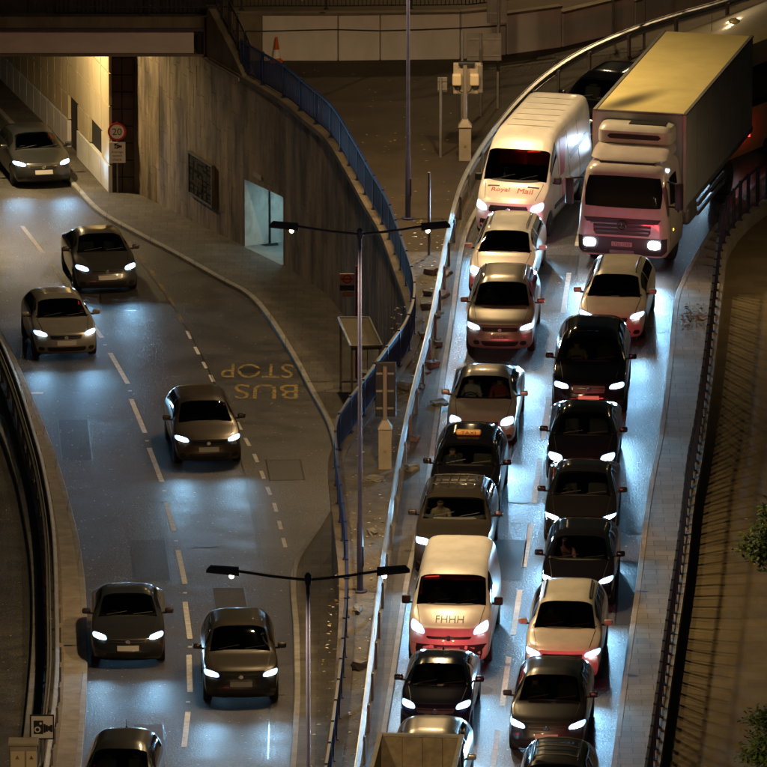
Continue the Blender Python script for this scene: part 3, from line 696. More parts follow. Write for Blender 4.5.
text_obj('numerals', '20', (cx, ysn-.03, cz), (1, 0, 0), (0, 0, 1), .28, .2, sign_blk, so)
MB().tube([(cx, ysn+.04, zl(yp)+.1), (cx, ysn+.04, cz+.3)], .03).build('post', galv_dull, so)
s2 = empty('speed_check_sign', (0, 0, 0)); tag(s2, 'square white average speed check sign with a camera symbol, below the 20 sign', 'road sign')
cz2 = zpx(152.5, ysn); MB().rbox((cx, ysn, cz2), (.49, .02, .64), .008, 1).build('board', sign_w, s2)
camera_icon(s2, cx, cz2+.2, .26, ysn-.013)
for i, tx in enumerate(('Average', 'speed', 'check')):
    text_obj('lettering', tx, (cx, ysn-.014, cz2+.01-i*.11), (1, 0, 0), (0, 0, 1), (.34, .27, .27)[i], .085, sign_blk, s2)
# speed camera sign and cabinet on the central reserve
q = PL(42, 790); yc_ = q.y
s3 = empty('camera_warning_sign', (0, 0, 0)); tag(s3, 'white speed camera warning sign on the central reserve, bottom left', 'road sign')
xx, zz = xpx(42, 727, yc_), zpx(727, yc_)
MB().rbox((xx, yc_, zz), (.56, .025, .6), .05, 2).build('border', sign_blk, s3); MB().rbox((xx, yc_-.006, zz), (.5, .025, .53), .04, 2).build('board', sign_w, s3)
camera_icon(s3, xx-.03, zz, .52, yc_-.024)
MB().tube([(xx, yc_+.05, zl(yc_)), (xx, yc_+.05, zz+.25)], .04).build('post', galv_dull, s3)
q = PL(22, 800); cb_ = empty('control_cabinet', (0, 0, 0)); tag(cb_, 'pale roadside control cabinet with two doors below the camera sign', 'cabinet')
xx, zz = xpx(23, 750, q.y), zpx(745, q.y); z0 = zl(q.y)+.1
MB().rbox((xx, q.y+.15, (z0+zz)/2), (.62, .4, zz-z0), .02).build('body', cabinet_m, cb_)
MB().rbox((xx, q.y+.15, zz+.03), (.7, .5, .07), .02).build('lid', cabinet_m, cb_)
for i, (dx, ww) in enumerate(((-.13, .32), (.19, .24))):
    d = MB().rbox((xx+dx, q.y-.06, (z0+zz)/2-.05), (ww, .03, (zz-z0)*.86), .01).build('door', boxcream, cb_)
    MB().add([(xx+dx-.05, q.y-.08, zz-.32), (xx+dx+.05, q.y-.08, zz-.32), (xx+dx, q.y-.08, zz-.22)], [(0, 1, 2)]).build('warning_triangle', paint_y, d)
# bus stop flag
pbs = PL(354.5, 381); o = empty('bus_stop_flag', (0, 0, 0)); tag(o, 'bus stop flag with red ring symbol on a post beside the retaining wall', 'bus stop')
zt = zpx(266, pbs.y); MB().tube([(pbs.x+.05, pbs.y, zl(pbs.y)+.1), (pbs.x+.05, pbs.y, zt)], .035).build('post', mat('post_red', (.2, .03, .03), rough=.5), o)
fx, fz = pbs.x-.2, zpx(279, pbs.y)
MB().rbox((fx, pbs.y, fz), (.4, .03, .3), .01).build('flag_board', mat('flag_pinkwhite', (.5, .34, .28), rough=.5), o)
rg = MB(); n = 24; yv = pbs.y-.02
for i in range(n):
    a, b = 2*math.pi*i/n, 2*math.pi*(i+1)/n
    rg.add([(fx+.125*math.cos(a), yv, fz+.125*math.sin(a)), (fx+.125*math.cos(b), yv, fz+.125*math.sin(b)), (fx+.088*math.cos(b), yv, fz+.088*math.sin(b)), (fx+.088*math.cos(a), yv, fz+.088*math.sin(a))], [(0, 1, 2, 3)])
rg.build('ring_symbol', sign_red, o); MB().box((fx, yv-.004, fz), (.34, .008, .045)).build('ring_bar', sign_red, o)
MB().rbox((fx, pbs.y, fz-.25), (.4, .03, .15), .01).build('name_strip', sign_blk, o)
MB().rbox((fx+.03, pbs.y, fz-.43), (.32, .03, .14), .01).build('route_tile', mat('tile_pink', (.4, .22, .17), rough=.5), o)
# bus shelter
sh = empty('bus_shelter', (0, 0, 0)); tag(sh, 'small bus shelter with a flat grey roof against the retaining wall', 'bus shelter')
zs = zl(17)+2.35
c4 = [P(338.5, 318, zs), P(369, 318, zs), P(382, 346, zs), P(351, 347, zs)]
vv = c4+[p+Vector((0, 0, -.09)) for p in c4]
meshobj('roof', vv, [(3, 2, 1, 0), (4, 5, 6, 7), (0, 1, 5, 4), (1, 2, 6, 5), (2, 3, 7, 6), (3, 0, 4, 7)], mat('shelter_roof', (.05, .04, .024), (.09, .07, .042), 3, rough=.6), sh)
for a, b in ((0, 3), (3, 2), (2, 1), (1, 0)): MB().tube([c4[a]+Vector((0, 0, .01)), c4[b]+Vector((0, 0, .01))], .035, 6).build('edge_trim', galv if (a, b) == (0, 3) else galv_dull, sh)
mid = [c4[0].lerp(c4[3], t).lerp(c4[1].lerp(c4[2], t), .5) for t in (.33, .66)]
MB().tube(mid, .02, 6).build('roof_seam', galv_dull, sh)
for p in c4: MB().box((p.x*.9+sum(k.x for k in c4)/40, p.y*.98+sum(k.y for k in c4)/200, (zs-.09+zl(p.y))/2), (.06, .06, zs-.12-zl(p.y))).build('post', galv_dull, sh)
a, b = c4[1], c4[2]
meshobj('back_pane', [a+Vector((-.05, 0, -.2)), b+Vector((-.05, 0, -.2)), Vector((b.x-.05, b.y, zl(b.y)+.3)), Vector((a.x-.05, a.y, zl(a.y)+.3))], [(0, 1, 2, 3)], glass, sh)
a = c4[0].lerp(c4[1], .7); b = c4[3].lerp(c4[2], .7)
meshobj('bench', [Vector((a.x, a.y, zl(a.y)+.6)), Vector((b.x, b.y, zl(b.y)+.6)), Vector((b.x+.25, b.y, zl(b.y)+.6)), Vector((a.x+.25, a.y, zl(a.y)+.6))], [(0, 1, 2, 3)], galv_dull, sh)

def pillar_cabinet(px, py, w_, h, label, pole_h, kind):
    q = P(px, py, .1); o = empty('sign_pillar', (q.x, q.y, .1)); tag(o, label, 'sign pillar')
    MB().rbox((0, 0, h/2), (w_, w_*.9, h), .015).build('cabinet', cabinet_m, o)
    k = w_/2+.02; meshobj('cabinet_cap', [(-k, -k, h), (k, -k, h), (k, k, h), (-k, k, h), (-.07, -.07, h+.2), (.07, -.07, h+.2), (.07, .07, h+.2), (-.07, .07, h+.2)],
        [(0, 1, 5, 4), (1, 2, 6, 5), (2, 3, 7, 6), (3, 0, 4, 7), (4, 5, 6, 7), (3, 2, 1, 0)], cabinet_m, o)
    MB().box((0, -w_*.45-.006, h*.45), (.06, .01, .07)).build('warning_label', paint_y, o)
    MB().tube([(0, 0, h+.19), (0, 0, h+.19+pole_h)], .06, 10).build('pole', mat('pole_pinkgrey', (.3, .25, .22), rough=.4, metal=.3), o)
    zt = h+.19+pole_h
    if kind == 'dark':
        MB().rbox((0.02, .12, zt-.62), (.52, .1, 1.42), .02).build('sign_panel', dark_rail, o)
        for k in range(3): MB().box((0, .06, zt-.2-k*.45), (.44, .04, .05)).build('panel_bracket', galv_dull, o)
    else:
        MB().rbox((.06, .2, zt-.42), (.78, .16, .88), .03).build('equipment_panel', cabinet_m, o)
        MB().rbox((.42, .22, zt-.42), (.14, .28, .8), .02).build('side_shield', sign_back, o)
        for sx in (-.23, .26): MB().rbox((sx, .04, zt-.42), (.26, .2, .34), .05, 3).build('detector_box', boxcream, o)
        MB().rbox((.04, .1, zt+.03), (.45, .2, .1), .02).build('top_bracket', dark_rail, o)
        for sx in (-.25, .22): MB().tube([(sx, .02, zt-.58), (sx*.6, .0, zt-.75), (0, .0, zt-.8)], .02).build('cable', plastic, o)
    return o
pillar_cabinet(465, 160, .34, .98, 'sign pillar carrying a panel with two cream detector boxes on the plaza', 1.55, 'boxes')
pillar_cabinet(385, 468, .33, 1.05, 'sign pillar with a tall dark panel standing between guard rail and blue railing', 1.4, 'dark')
def post_sign(px, py, h, pw, ph, label, name='post_sign', posts=(0,), m=sign_back, zoff=0, pr_=.04, cat='sign', stiff=2):
    q = P(px, py, .1); o = empty(name, (q.x, q.y, .1)); tag(o, label, cat)
    for dx, dy in posts if isinstance(posts[0], tuple) else ((0, 0),): MB().tube([(dx, dy, 0), (dx, dy, h)], pr_, 8).build('post', galv_dull, o)
    if pw:
        MB().rbox((zoff, .06, h-ph/2), (pw, .03, ph), .01, 1).build('sign_board', m, o)
        for k in range(stiff): MB().box((zoff, .03, h-ph*(.2+.6*k/max(1, stiff-1))), (pw*.96, .03, .05)).build('stiffener', galv_dull, o)
    return o
post_sign(440.5, 157, 2.28, .27, .42, 'small grey sign on a thin post on the plaza, seen from behind', zoff=.05)
post_sign(480.5, 116, 2.4, .98, .8, 'wide grey sign board seen from behind on two posts beside the guard rail', posts=((0, 0), (.5, .9)), zoff=.1)
post_sign(498.5, 95, 3.6, .58, 1.5, 'tall grey sign board at the top edge, seen from behind above the wide board', zoff=-.05)
tag(post_sign(429, 255, 2.3, 0, 0, 'thin dark bare post on the plaza left of the guard rail', 'bare_post', m=dark_rail, cat='post'), None)
tag(post_sign(462, 130, 2.9, 0, 0, 'slim black post rising behind the detector boxes', 'bare_post', m=dark_rail, cat='post'), None)
tag(post_sign(613, 38, 2.2, 0, 0, 'grey post at the top edge left of the lorry roof', 'bare_post', cat='post'), None)
tag(post_sign(644, 48, 2.4, 0, 0, 'grey post at the top edge just above the lorry roof', 'bare_post', cat='post'), None)
# traffic cone
q = P(276.5, 62, .1); o = empty('traffic_cone', (q.x, q.y, .1)); tag(o, 'orange and white traffic cone by the pale boundary wall', 'traffic cone')
MB().rbox((0, 0, .025), (.36, .36, .05), .02).build('base', cone_o, o)
MB().lathe([(.14, .05), (.125, .13)], 16).build('lower_band', cone_o, o, True); MB().lathe([(.124, .131), (.085, .38)], 16).build('white_sleeve', sign_w, o, True); MB().lathe([(.084, .381), (.03, .74)], 16).build('tip', cone_o, o, True)

# rubble blocks along the guard rail
rnd = random.Random(11)
blk = sorted([(431, 274), (444, 275), (428, 295), (443, 297), (436, 316), (427, 308), (424, 337), (438, 345), (432, 367), (423, 372), (440, 404), (416, 392), (420, 388), (404, 388),
       (415, 441), (406, 447), (412, 470), (375, 480), (373, 535), (357, 612), (359, 668)], key=lambda t: t[1])
desc = ['pale broken concrete block', 'flat grey slab', 'small chipped concrete lump', 'long grey kerb offcut']
count = [0]*4; ordw = ('farthest', 'second farthest', 'third farthest', 'fourth farthest', 'fifth farthest', 'sixth farthest', 'seventh farthest')
for i, (a, b) in enumerate(blk):
    q = P(a, b, .1); k = i % 4
    d = ((.34, .26, .17), (.40, .3, .08), (.22, .2, .14), (.45, .18, .13))[k]
    bm = bmesh.new(); bmesh.ops.create_cube(bm, size=1)
    bmesh.ops.subdivide_edges(bm, edges=bm.edges[:], cuts=2, use_grid_fill=True)
    for v in bm.verts: v.co = Vector((v.co.x*d[0]+rnd.uniform(-.025, .025), v.co.y*d[1]+rnd.uniform(-.025, .025), v.co.z*d[2]+rnd.uniform(-.02, .02)))
    me = bpy.data.meshes.new('concrete_block'); bm.to_mesh(me); bm.free()
    o = link('concrete_block', me, block_m); o.location = (q.x, q.y, .1+d[2]*.45); o.rotation_euler = (rnd.uniform(-.1, .1), rnd.uniform(-.1, .1), rnd.uniform(0, 3))
    pos = ('between guard rail and kerb' if k % 2 else 'behind the guard rail')
    tag(o, f'{desc[k]} by the guard rail, {ordw[count[k]]} of its kind in the rubble', 'concrete block', 'rubble blocks along the guard rail'); count[k] += 1
# fallen leaves and litter
def scatter(name, label, cat, n, fn, size, m, seed):
    r = random.Random(seed); mb = MB()
    for i in range(n):
        p = fn(r)
        if p is None: continue
        a = r.random()*6.28; s_ = size*(.5+r.random()); c, d = math.cos(a)*s_, math.sin(a)*s_; e = r.uniform(0, .4)*s_
        mb.add([(p.x+c, p.y+d, p.z+.006), (p.x-d*.6, p.y+c*.6, p.z+.006+e), (p.x-c, p.y-d, p.z+.008), (p.x+d*.6, p.y-c*.6, p.z+.006+e*.7)], [(0, 1, 2, 3)])
    tag(mb.build(name, m), label, cat, kind='stuff')
def onplaza(r):
    a, b = r.uniform(300, 470), r.uniform(62, 300); q = P(a, b, .1)
    w_ = min(((p-q).length, p) for p in WALL)
    if q.x < w_[1].x+.3: return None
    if r.random() > .25+.75*(b/300): return None
    return q
def onverge(r):
    k = r.random(); p, d = at_len(GUARD, arcG, sG0+k*(arcG[-1]-sG0)); return Vector((p.x, p.y, .11))+Vector((d.y, -d.x, 0))*r.uniform(.1, 1.2)
arcG = arclen(GUARD); sG0 = next(arcG[i] for i, p in enumerate(GUARD) if p.y < 16)
scatter('fallen_leaves', 'yellow fallen leaves scattered over the plaza', 'leaves', 230, onplaza, .045, dry_leaf, 1)
scatter('leaf_litter', 'yellow leaves and rubbish caught along the guard rail', 'leaves', 420, onverge, .045, dry_leaf, 2)
scatter('paper_litter', 'pale scraps of litter along the guard rail', 'litter', 200, onverge, .045, litter_m, 3)
def onroad(r):
    k = r.choice((0, 1)); path = KERB_L if k else KERB_R; S_ = arclen(path); p, d = at_len(path, S_, r.uniform(.25, 1)*S_[-1])
    return Vector((p.x, p.y, .0))+Vector((d.y, -d.x, 0))*(-abs(r.gauss(0, .5))-.1 if k else abs(r.gauss(0, .4))+.1)
scatter('gutter_litter', 'small pale specks of litter in the gutters of the upper road', 'litter', 420, onroad, .025, litter_m, 4)
def onlow(r):
    p, d = at_len(M1, S1, r.uniform(0, 1)*S1[-1]); q = Vector((p.x, p.y, 0))+Vector((-d.y, d.x, 0))*(abs(r.gauss(0, .45))+.12); q.z = zl(q.y); return q
S1 = arclen(M1)
scatter('median_litter', 'small pale specks of litter along the central reserve kerb', 'litter', 300, onlow, .025, litter_m, 5)
# heap of leaves on the broken paving of the right footway
def heap(r):
    q = P(694+r.gauss(0, 7), 318+r.gauss(0, 7), .1); q.z = .11+abs(r.gauss(0, .02)); return q
scatter('leaf_heap', 'pile of brown leaves on the broken right footway', 'leaves', 160, heap, .06, mat('brown_leaf', (.2, .13, .06), rough=.8, island=.5), 6)

# ------------------------------------------------------------------ trees at the right edge
def tree(px, py, z, h, rad, label, seed, nleaf=7000):
    r = random.Random(seed); q = P(px, py, z); o = empty('street_tree', (q.x, q.y, -.22)); tag(o, label, 'tree', 'trees at the right edge')
    top = z+.22; mb = MB(); mb.tube([(0, 0, 0), (.05, .03, top*.4), (-.04, .05, top*.8), (0, 0, top+rad*.6)], [.13, .1, .07, .02], 9)
    tips = []
    for i in range(34):
        a = r.random()*6.28; b = r.uniform(-.35, .9); s_ = rad*r.uniform(.65, 1.08)
        e = Vector((math.cos(a)*math.cos(b)*s_, math.sin(a)*math.cos(b)*s_, top+math.sin(b)*s_*.8))
        st = Vector((0, 0, top*r.uniform(.55, 1.0))); mid = st.lerp(e, .5)+Vector((r.uniform(-.15, .15), r.uniform(-.15, .15), .12))
        mb.tube([st, mid, e], [.04, .025, .008], 5); tips += [mid.lerp(e, t) for t in (.2, .45, .7, .9, 1.0)]
    mb.build('trunk', bark, o, True)
    lf = MB()
    for i in range(nleaf):
        c = r.choice(tips)+Vector((r.gauss(0, .16), r.gauss(0, .16), r.gauss(0, .1)))
        u = Vector((r.uniform(-1, 1), r.uniform(-1, 1), r.uniform(-.6, .3))).normalized(); v = u.cross(Vector((r.uniform(-.3, .3), r.uniform(-.3, .3), 1))).normalized()
        s_ = r.uniform(.05, .1); lf.add([c-u*s_, c+v*s_*.5, c+u*s_, c-v*s_*.5], [(0, 1, 2, 3)])
    lf.build('crown', leaf_m, o)
tree(802, 548, 2.6, 3, 1.55, 'leafy tree whose branches reach in at the right edge, upper one', 5)
tree(800, 745, 2.2, 3, 1.3, 'leafy tree at the right edge in the bottom corner', 9, 5200)

# path lamp that lights the lower path, out of view to the right
o = empty('path_lamp', (13.6, 9.0, -.22)); tag(o, 'single path lamp beyond the right edge of the picture', 'street lamp')
MB().tube([(0, 0, 0), (0, 0, 5.2)], [.07, .045], 10).build('pole', navy_post, o, True)
MB().rbox((-.25, 0, 5.25), (.6, .24, .12), .04).build('lantern', navy_post, o, True); MB().box((-.3, 0, 5.18), (.3, .16, .02)).build('lens', sodium_on, o)
spot('lamp_light', (-.3, 0, 5.14), (-.35, 0, -1), 420, SODIUM, 160, .6, .15, o)

# ------------------------------------------------------------------ vehicles
TH = [R(a) for a in (.4, 2.5, 8, 18, 30, 41, 50, 60, 71, 81, 90)]
KW = 10+5          # ring index where windscreen / roof corner starts (upper index 5)
def ctrl(c, y, r=.07):
    def f(y):
        if y <= c[0][0]: return c[0][1]
        for (a, b), (d, e) in zip(c, c[1:]):
            if y <= d: return b+(e-b)*(y-a)/(d-a)
        return c[-1][1]
    return sum(f(y+k*r/2) for k in (-2, -1, 0, 1, 2))/5
TYRE = {}
def wheel(parent, x, y, r, wd, sg):
    key = (round(r, 3), round(wd, 3))
    if key not in TYRE:
        M = Matrix.Rotation(math.pi/2, 4, 'Y')
        t = MB().lathe([(r*.62, -wd/2), (r*.9, -wd/2), (r*.985, -wd*.4), (r, -wd*.2), (r, wd*.2), (r*.985, wd*.4), (r*.9, wd/2), (r*.62, wd/2)], 24, M)
        me = bpy.data.meshes.new('tyre'); me.from_pydata([tuple(v) for v in t.v], [], t.f); me.materials.append(rubber); me.polygons.foreach_set('use_smooth', [True]*len(me.polygons)); me.set_sharp_from_angle(angle=R(40))
        d = MB().lathe([(r*.62, wd*.38), (r*.6, wd*.5), (r*.55, wd*.45), (r*.5, wd*.3)], 20, M)
        for k in range(5):
            a = k*math.pi*2/5; d.box((wd*.42, math.cos(a)*r*.3, math.sin(a)*r*.3), (.03, r*.58, r*.15), rx=a)
        d.lathe([(r*.12, wd*.4), (r*.1, wd*.5)], 10, M)
        m2 = bpy.data.meshes.new('rim'); m2.from_pydata([tuple(v) for v in d.v], [], d.f); m2.materials.append(rim_m)
        TYRE[key] = (me, m2)
    me, m2 = TYRE[key]
    o = link('wheel', me, rubber, parent); o.location = (x, y, r)
    if sg < 0: o.rotation_euler = (0, 0, math.pi)
    link('rim', m2, rim_m, o)
def conform(bvh, quad, n, m, axis, off, name, mtl, parent, thick=.02, rnd_=0.0, start=None):
    # quad corners (u,v): bl, br, tr, tl; axis 'F' front (u=x, v=z), 'B' back, 'T' top (u=x, v=y), 'L'/'R' sides (u=y, v=z)
    D = {'F': Vector((0, 1, 0)), 'B': Vector((0, -1, 0)), 'T': Vector((0, 0, -1)), 'L': Vector((1, 0, 0)), 'R': Vector((-1, 0, 0))}[axis]
    far = {'F': -3, 'B': 25, 'T': 8, 'L': -4, 'R': 4}[axis]
    vs = []; bk = []
    for j in range(m+1):
        for i in range(n+1):
            a, b = i/n, j/m
            if rnd_:
                # squash the corners: superellipse mapping of the unit square
                x, y = 2*a-1, 2*b-1; k = 1-rnd_*(x*x)*(y*y); x *= k; y *= k; a, b = (x+1)/2, (y+1)/2
            u = (quad[0][0]*(1-a)+quad[1][0]*a)*(1-b)+(quad[3][0]*(1-a)+quad[2][0]*a)*b
            v = (quad[0][1]*(1-a)+quad[1][1]*a)*(1-b)+(quad[3][1]*(1-a)+quad[2][1]*a)*b
            o = {'F': Vector((u, far, v)), 'B': Vector((u, far, v)), 'T': Vector((u, v, far)), 'L': Vector((far, u, v)), 'R': Vector((far, u, v))}[axis]
            if start is not None and axis == 'T': o.z = start
            hit, nr, _, _ = bvh.ray_cast(o, D)
            if hit is None:
                hit, nr, _, _ = bvh.find_nearest(o+D*abs(far if axis != 'B' else 20))
            if nr.dot(D) > 0: nr = -nr
            q = hit+nr*(off*.4)-D*(off*.7); vs.append(q); bk.append(q+D*thick)
    k = len(vs); W_ = n+1; fs = []
    for j in range(m):
        for i in range(n):
            fs.append((j*W_+i, j*W_+i+1, (j+1)*W_+i+1, (j+1)*W_+i))
    rim = [i for i in range(n+1)]+[j*W_+n for j in range(1, m+1)]+[m*W_+i for i in range(n-1, -1, -1)]+[j*W_ for j in range(m-1, 0, -1)]
    for a, b in zip(rim, rim[1:]+rim[:1]): fs.append((b, a, a+k, b+k))
    me = bpy.data.meshes.new(name); me.from_pydata([tuple(v) for v in vs+bk], [], fs); me.update()
    c = sum(vs, Vector())/len(vs)
    o = link(name, me, mtl, parent, True, 30); return o, c
def strip_top(bvh, pts, wd, name, mtl, parent, off=.004):
    vs = []; fs = []
    for i, (x, y) in enumerate(pts):
        x0, y0 = pts[max(i-1, 0)]; x1, y1 = pts[min(i+1, len(pts)-1)]
        t = Vector((x1-x0, y1-y0, 0)).normalized(); nn = Vector((-t.y, t.x, 0))*wd/2
        for sg in (-1, 1):
            h = bvh.ray_cast(Vector((x+sg*nn.x, y+sg*nn.y, 6)), Vector((0, 0, -1)))[0]
            if h is None: return None
            vs.append(h+Vector((0, 0, off)))
        if i: fs.append((2*i-2, 2*i-1, 2*i+1, 2*i))
    return meshobj(name, vs, fs, mtl, parent)
def finish_boolean(me, cyls):
    o = bpy.data.objects.new('tmp', me); COL.objects.link(o); mb = MB()
    for (x0, x1, y, r) in cyls:
        M = Matrix.Translation((0, y, r*.96)) @ Matrix.Rotation(math.pi/2, 4, 'Y'); mb.lathe([(r*1.13, x0), (r*1.13, x1)], 28, M)
    c = mb.build('tmpc', plastic)
    bm = bmesh.new(); bm.from_mesh(c.data); bmesh.ops.recalc_face_normals(bm, faces=bm.faces[:]); bm.to_mesh(c.data); bm.free()
    md = o.modifiers.new('b', 'BOOLEAN'); md.operation = 'DIFFERENCE'; md.object = c; md.solver = 'EXACT'
    dg = bpy.context.evaluated_depsgraph_get(); dg.update(); res = bpy.data.meshes.new_from_object(o.evaluated_get(dg))
    bpy.data.objects.remove(o); bpy.data.objects.remove(c); return res
BASE = dict(zb=.19, wr=.585, n0=3.4, n1=4.6, rake=.22, wrap=.30, wheel=.325, tr=.76, hl=((.50, .66), (.86, .70), (.84, .80), (.52, .75)),
            grille=((-.42, .60), (.42, .60), (.46, .70), (-.46, .70)), intake=((-.5, .27), (.5, .27), (.56, .40), (-.56, .40)), plate=(.0, .50), wsx=0)
SPEC = {
 'hatch': dict(L=4.2, W=1.77, top=[(0, .74), (.2, .82), (1.0, .99), (1.75, 1.38), (2.15, 1.465), (3.2, 1.43), (3.7, 1.32), (4.05, .98), (4.2, .9)], belt=[(0, .68), (.2, .77), (1.0, .92), (2.4, .95), (3.9, .97), (4.2, .86)],
               ws=(1.07, 1.80), rw=(3.62, 4.0), sw=((1.5, 2.4), (2.48, 3.4)), axle=(.83, 3.42)),
 'saloon': dict(L=4.6, W=1.8, top=[(0, .70), (.2, .78), (1.25, .97), (2.05, 1.37), (2.45, 1.44), (3.15, 1.41), (3.9, 1.06), (4.5, 1.02), (4.6, .92)], belt=[(0, .64), (.2, .73), (1.25, .90), (2.4, .93), (4.0, .99), (4.6, .88)],
               ws=(1.32, 2.10), rw=(3.3, 3.86), sw=((1.75, 2.6), (2.68, 3.4)), axle=(.86, 3.65)),
 'wagon': dict(L=4.6, W=1.78, top=[(0, .72), (.2, .80), (1.15, .97), (1.95, 1.38), (2.35, 1.46), (3.8, 1.44), (4.2, 1.36), (4.5, .98), (4.6, .9)], belt=[(0, .66), (.2, .75), (1.15, .90), (2.4, .94), (4.3, .97), (4.6, .86)],
               ws=(1.22, 2.0), rw=(4.1, 4.46), sw=((1.65, 2.55), (2.63, 3.9)), axle=(.85, 3.6)),
 'suv': dict(L=4.42, W=1.81, zb=.24, wr=.62, top=[(0, .86), (.18, .94), (1.05, 1.10), (1.75, 1.58), (2.1, 1.675), (3.4, 1.65), (3.95, 1.52), (4.3, 1.08), (4.42, 1.0)], belt=[(0, .80), (.18, .89), (1.05, 1.03), (2.4, 1.06), (4.0, 1.08), (4.42, .96)],
               ws=(1.12, 1.80), rw=(3.85, 4.25), sw=((1.5, 2.4), (2.48, 3.6)), axle=(.85, 3.5), wheel=.36, rake=.17, hl=((.50, .72), (.88, .75), (.86, .88), (.54, .83)), grille=((-.46, .70), (.46, .70), (.48, .80), (-.48, .80)), intake=((-.42, .33), (.42, .33), (.52, .47), (-.52, .47)), plate=(0, .58)),
 'bigsuv': dict(L=4.85, W=1.93, zb=.26, wr=.66, top=[(0, .92), (.18, 1.0), (1.3, 1.15), (2.05, 1.62), (2.5, 1.755), (3.8, 1.73), (4.35, 1.6), (4.72, 1.12), (4.85, 1.0)], belt=[(0, .85), (.18, .95), (1.3, 1.07), (2.6, 1.1), (4.4, 1.12), (4.85, .98)],
               ws=(1.37, 2.1), rw=(4.25, 4.65), sw=((1.8, 2.75), (2.85, 4.0)), axle=(.9, 3.83), wheel=.38, rake=.16, hl=((.50, .78), (.90, .80), (.88, .93), (.54, .9)), grille=((-.40, .70), (.40, .70), (.42, .88), (-.42, .88)), intake=((-.6, .36), (.6, .36), (.66, .5), (-.66, .5)), plate=(0, .58)),
 'boxy': dict(L=4.2, W=1.9, zb=.28, wr=.70, n1=6.5, top=[(0, 1.02), (.15, 1.08), (1.05, 1.15), (1.55, 1.60), (1.8, 1.69), (2.4, 1.70), (3.4, 1.62), (3.85, 1.5), (4.1, 1.1), (4.2, 1.0)], belt=[(0, .95), (.15, 1.02), (1.05, 1.09), (2.4, 1.12), (4.0, 1.14), (4.2, .98)],
               ws=(1.11, 1.58), rw=(3.82, 4.02), sw=((1.45, 2.3), (2.4, 3.6)), axle=(.84, 3.35), wheel=.38, rake=.08, wrap=.2, hl=((.54, .82), (.90, .84), (.89, 1.0), (.56, .98)), grille=((-.5, .80), (.5, .80), (.5, .97), (-.5, .97)), intake=((-.6, .38), (.6, .38), (.62, .5), (-.62, .5)), plate=(0, .62)),
 'small': dict(L=3.75, W=1.68, wr=.56, top=[(0, .76), (.2, .84), (.85, 1.0), (1.5, 1.35), (1.85, 1.42), (2.5, 1.38), (3.0, 1.26), (3.5, .98), (3.75, .9)], belt=[(0, .70), (.2, .78), (.85, .93), (2.0, .95), (3.4, .96), (3.75, .86)],
               ws=(.92, 1.54), rw=(3.0, 3.42), sw=((1.25, 2.0), (2.08, 2.8)), axle=(.75, 3.1), wheel=.30, hl=((.46, .66), (.80, .70), (.78, .82), (.48, .77))),
 'crossover': dict(L=4.2, W=1.79, zb=.22, wr=.61, top=[(0, .84), (.18, .92), (1.0, 1.07), (1.7, 1.50), (2.05, 1.585), (2.9, 1.54), (3.5, 1.42), (4.0, 1.06), (4.2, .98)], belt=[(0, .78), (.18, .87), (1.0, 1.0), (2.4, 1.04), (3.8, 1.06), (4.2, .94)],
               ws=(1.07, 1.75), rw=(3.45, 3.9), sw=((1.45, 2.3), (2.38, 3.3)), axle=(.83, 3.4), wheel=.35, rake=.17, hl=((.48, .70), (.87, .74), (.85, .87), (.52, .81)), grille=((-.42, .68), (.42, .68), (.46, .79), (-.46, .79)), intake=((-.46, .32), (.46, .32), (.54, .46), (-.54, .46)), plate=(0, .56)),
 'cab': dict(L=4.58, W=1.78, zb=.22, wr=.63, n1=4.0, top=[(0, .95), (.2, 1.02), (1.15, 1.15), (1.75, 1.58), (2.15, 1.74), (3.1, 1.76), (3.7, 1.64), (4.3, 1.15), (4.58, 1.0)], belt=[(0, .82), (.2, .92), (1.15, 1.05), (2.6, 1.08), (4.1, 1.1), (4.58, .95)],
               ws=(1.24, 1.80), rw=(3.86, 4.25), sw=((1.55, 2.4), (2.5, 3.6)), axle=(.85, 3.72), wheel=.33, rake=.14, wrap=.3, hl=((.52, .68), (.78, .70), (.78, .90), (.54, .88)), grille=((-.34, .62), (.34, .62), (.30, .90), (-.30, .90)), intake=((-.6, .34), (.6, .34), (.62, .42), (-.62, .42)), plate=(0, .5)),
 'van': dict(L=4.97, W=1.98, zb=.24, wr=.80, n0=3.8, n1=6.0, top=[(0, 1.0), (.2, 1.1), (.95, 1.32), (1.75, 1.86), (2.15, 1.97), (4.75, 1.98), (4.9, 1.9), (4.97, 1.7)], belt=[(0, .9), (.2, 1.0), (.95, 1.18), (2.0, 1.22), (4.97, 1.22)],
               ws=(1.02, 1.78), rw=None, sw=((1.5, 2.3),), axle=(.95, 3.88), wheel=.34, rake=.20, wrap=.36, hl=((.56, .86), (.92, .92), (.90, 1.14), (.60, 1.02)), grille=((-.5, .78), (.5, .78), (.55, .84), (-.55, .84)), intake=((-.92, .28), (.92, .28), (.94, .66), (-.94, .66)), plate=(0, .55)),
 'bigvan': dict(L=6.6, W=2.0, zb=.26, wr=.86, n0=4.0, n1=9.0, top=[(0, 1.05), (.15, 1.16), (.85, 1.42), (1.55, 2.22), (1.95, 2.52), (2.5, 2.63), (6.4, 2.65), (6.52, 2.56), (6.6, 2.2)], belt=[(0, .95), (.15, 1.06), (.85, 1.3), (2.0, 1.35), (6.6, 1.35)],
               ws=(.93, 1.56), rw=None, sw=((1.2, 2.0),), axle=(.95, 4.9), wheel=.35, rake=.14, wrap=.32, hl=((.58, .82), (.93, .86), (.92, 1.10), (.62, 1.0)), grille=((-.56, .82), (.56, .82), (.52, 1.0), (-.52, 1.0)), intake=((-.95, .3), (.95, .3), (.97, .62), (-.97, .62)), plate=(0, .52)),
}
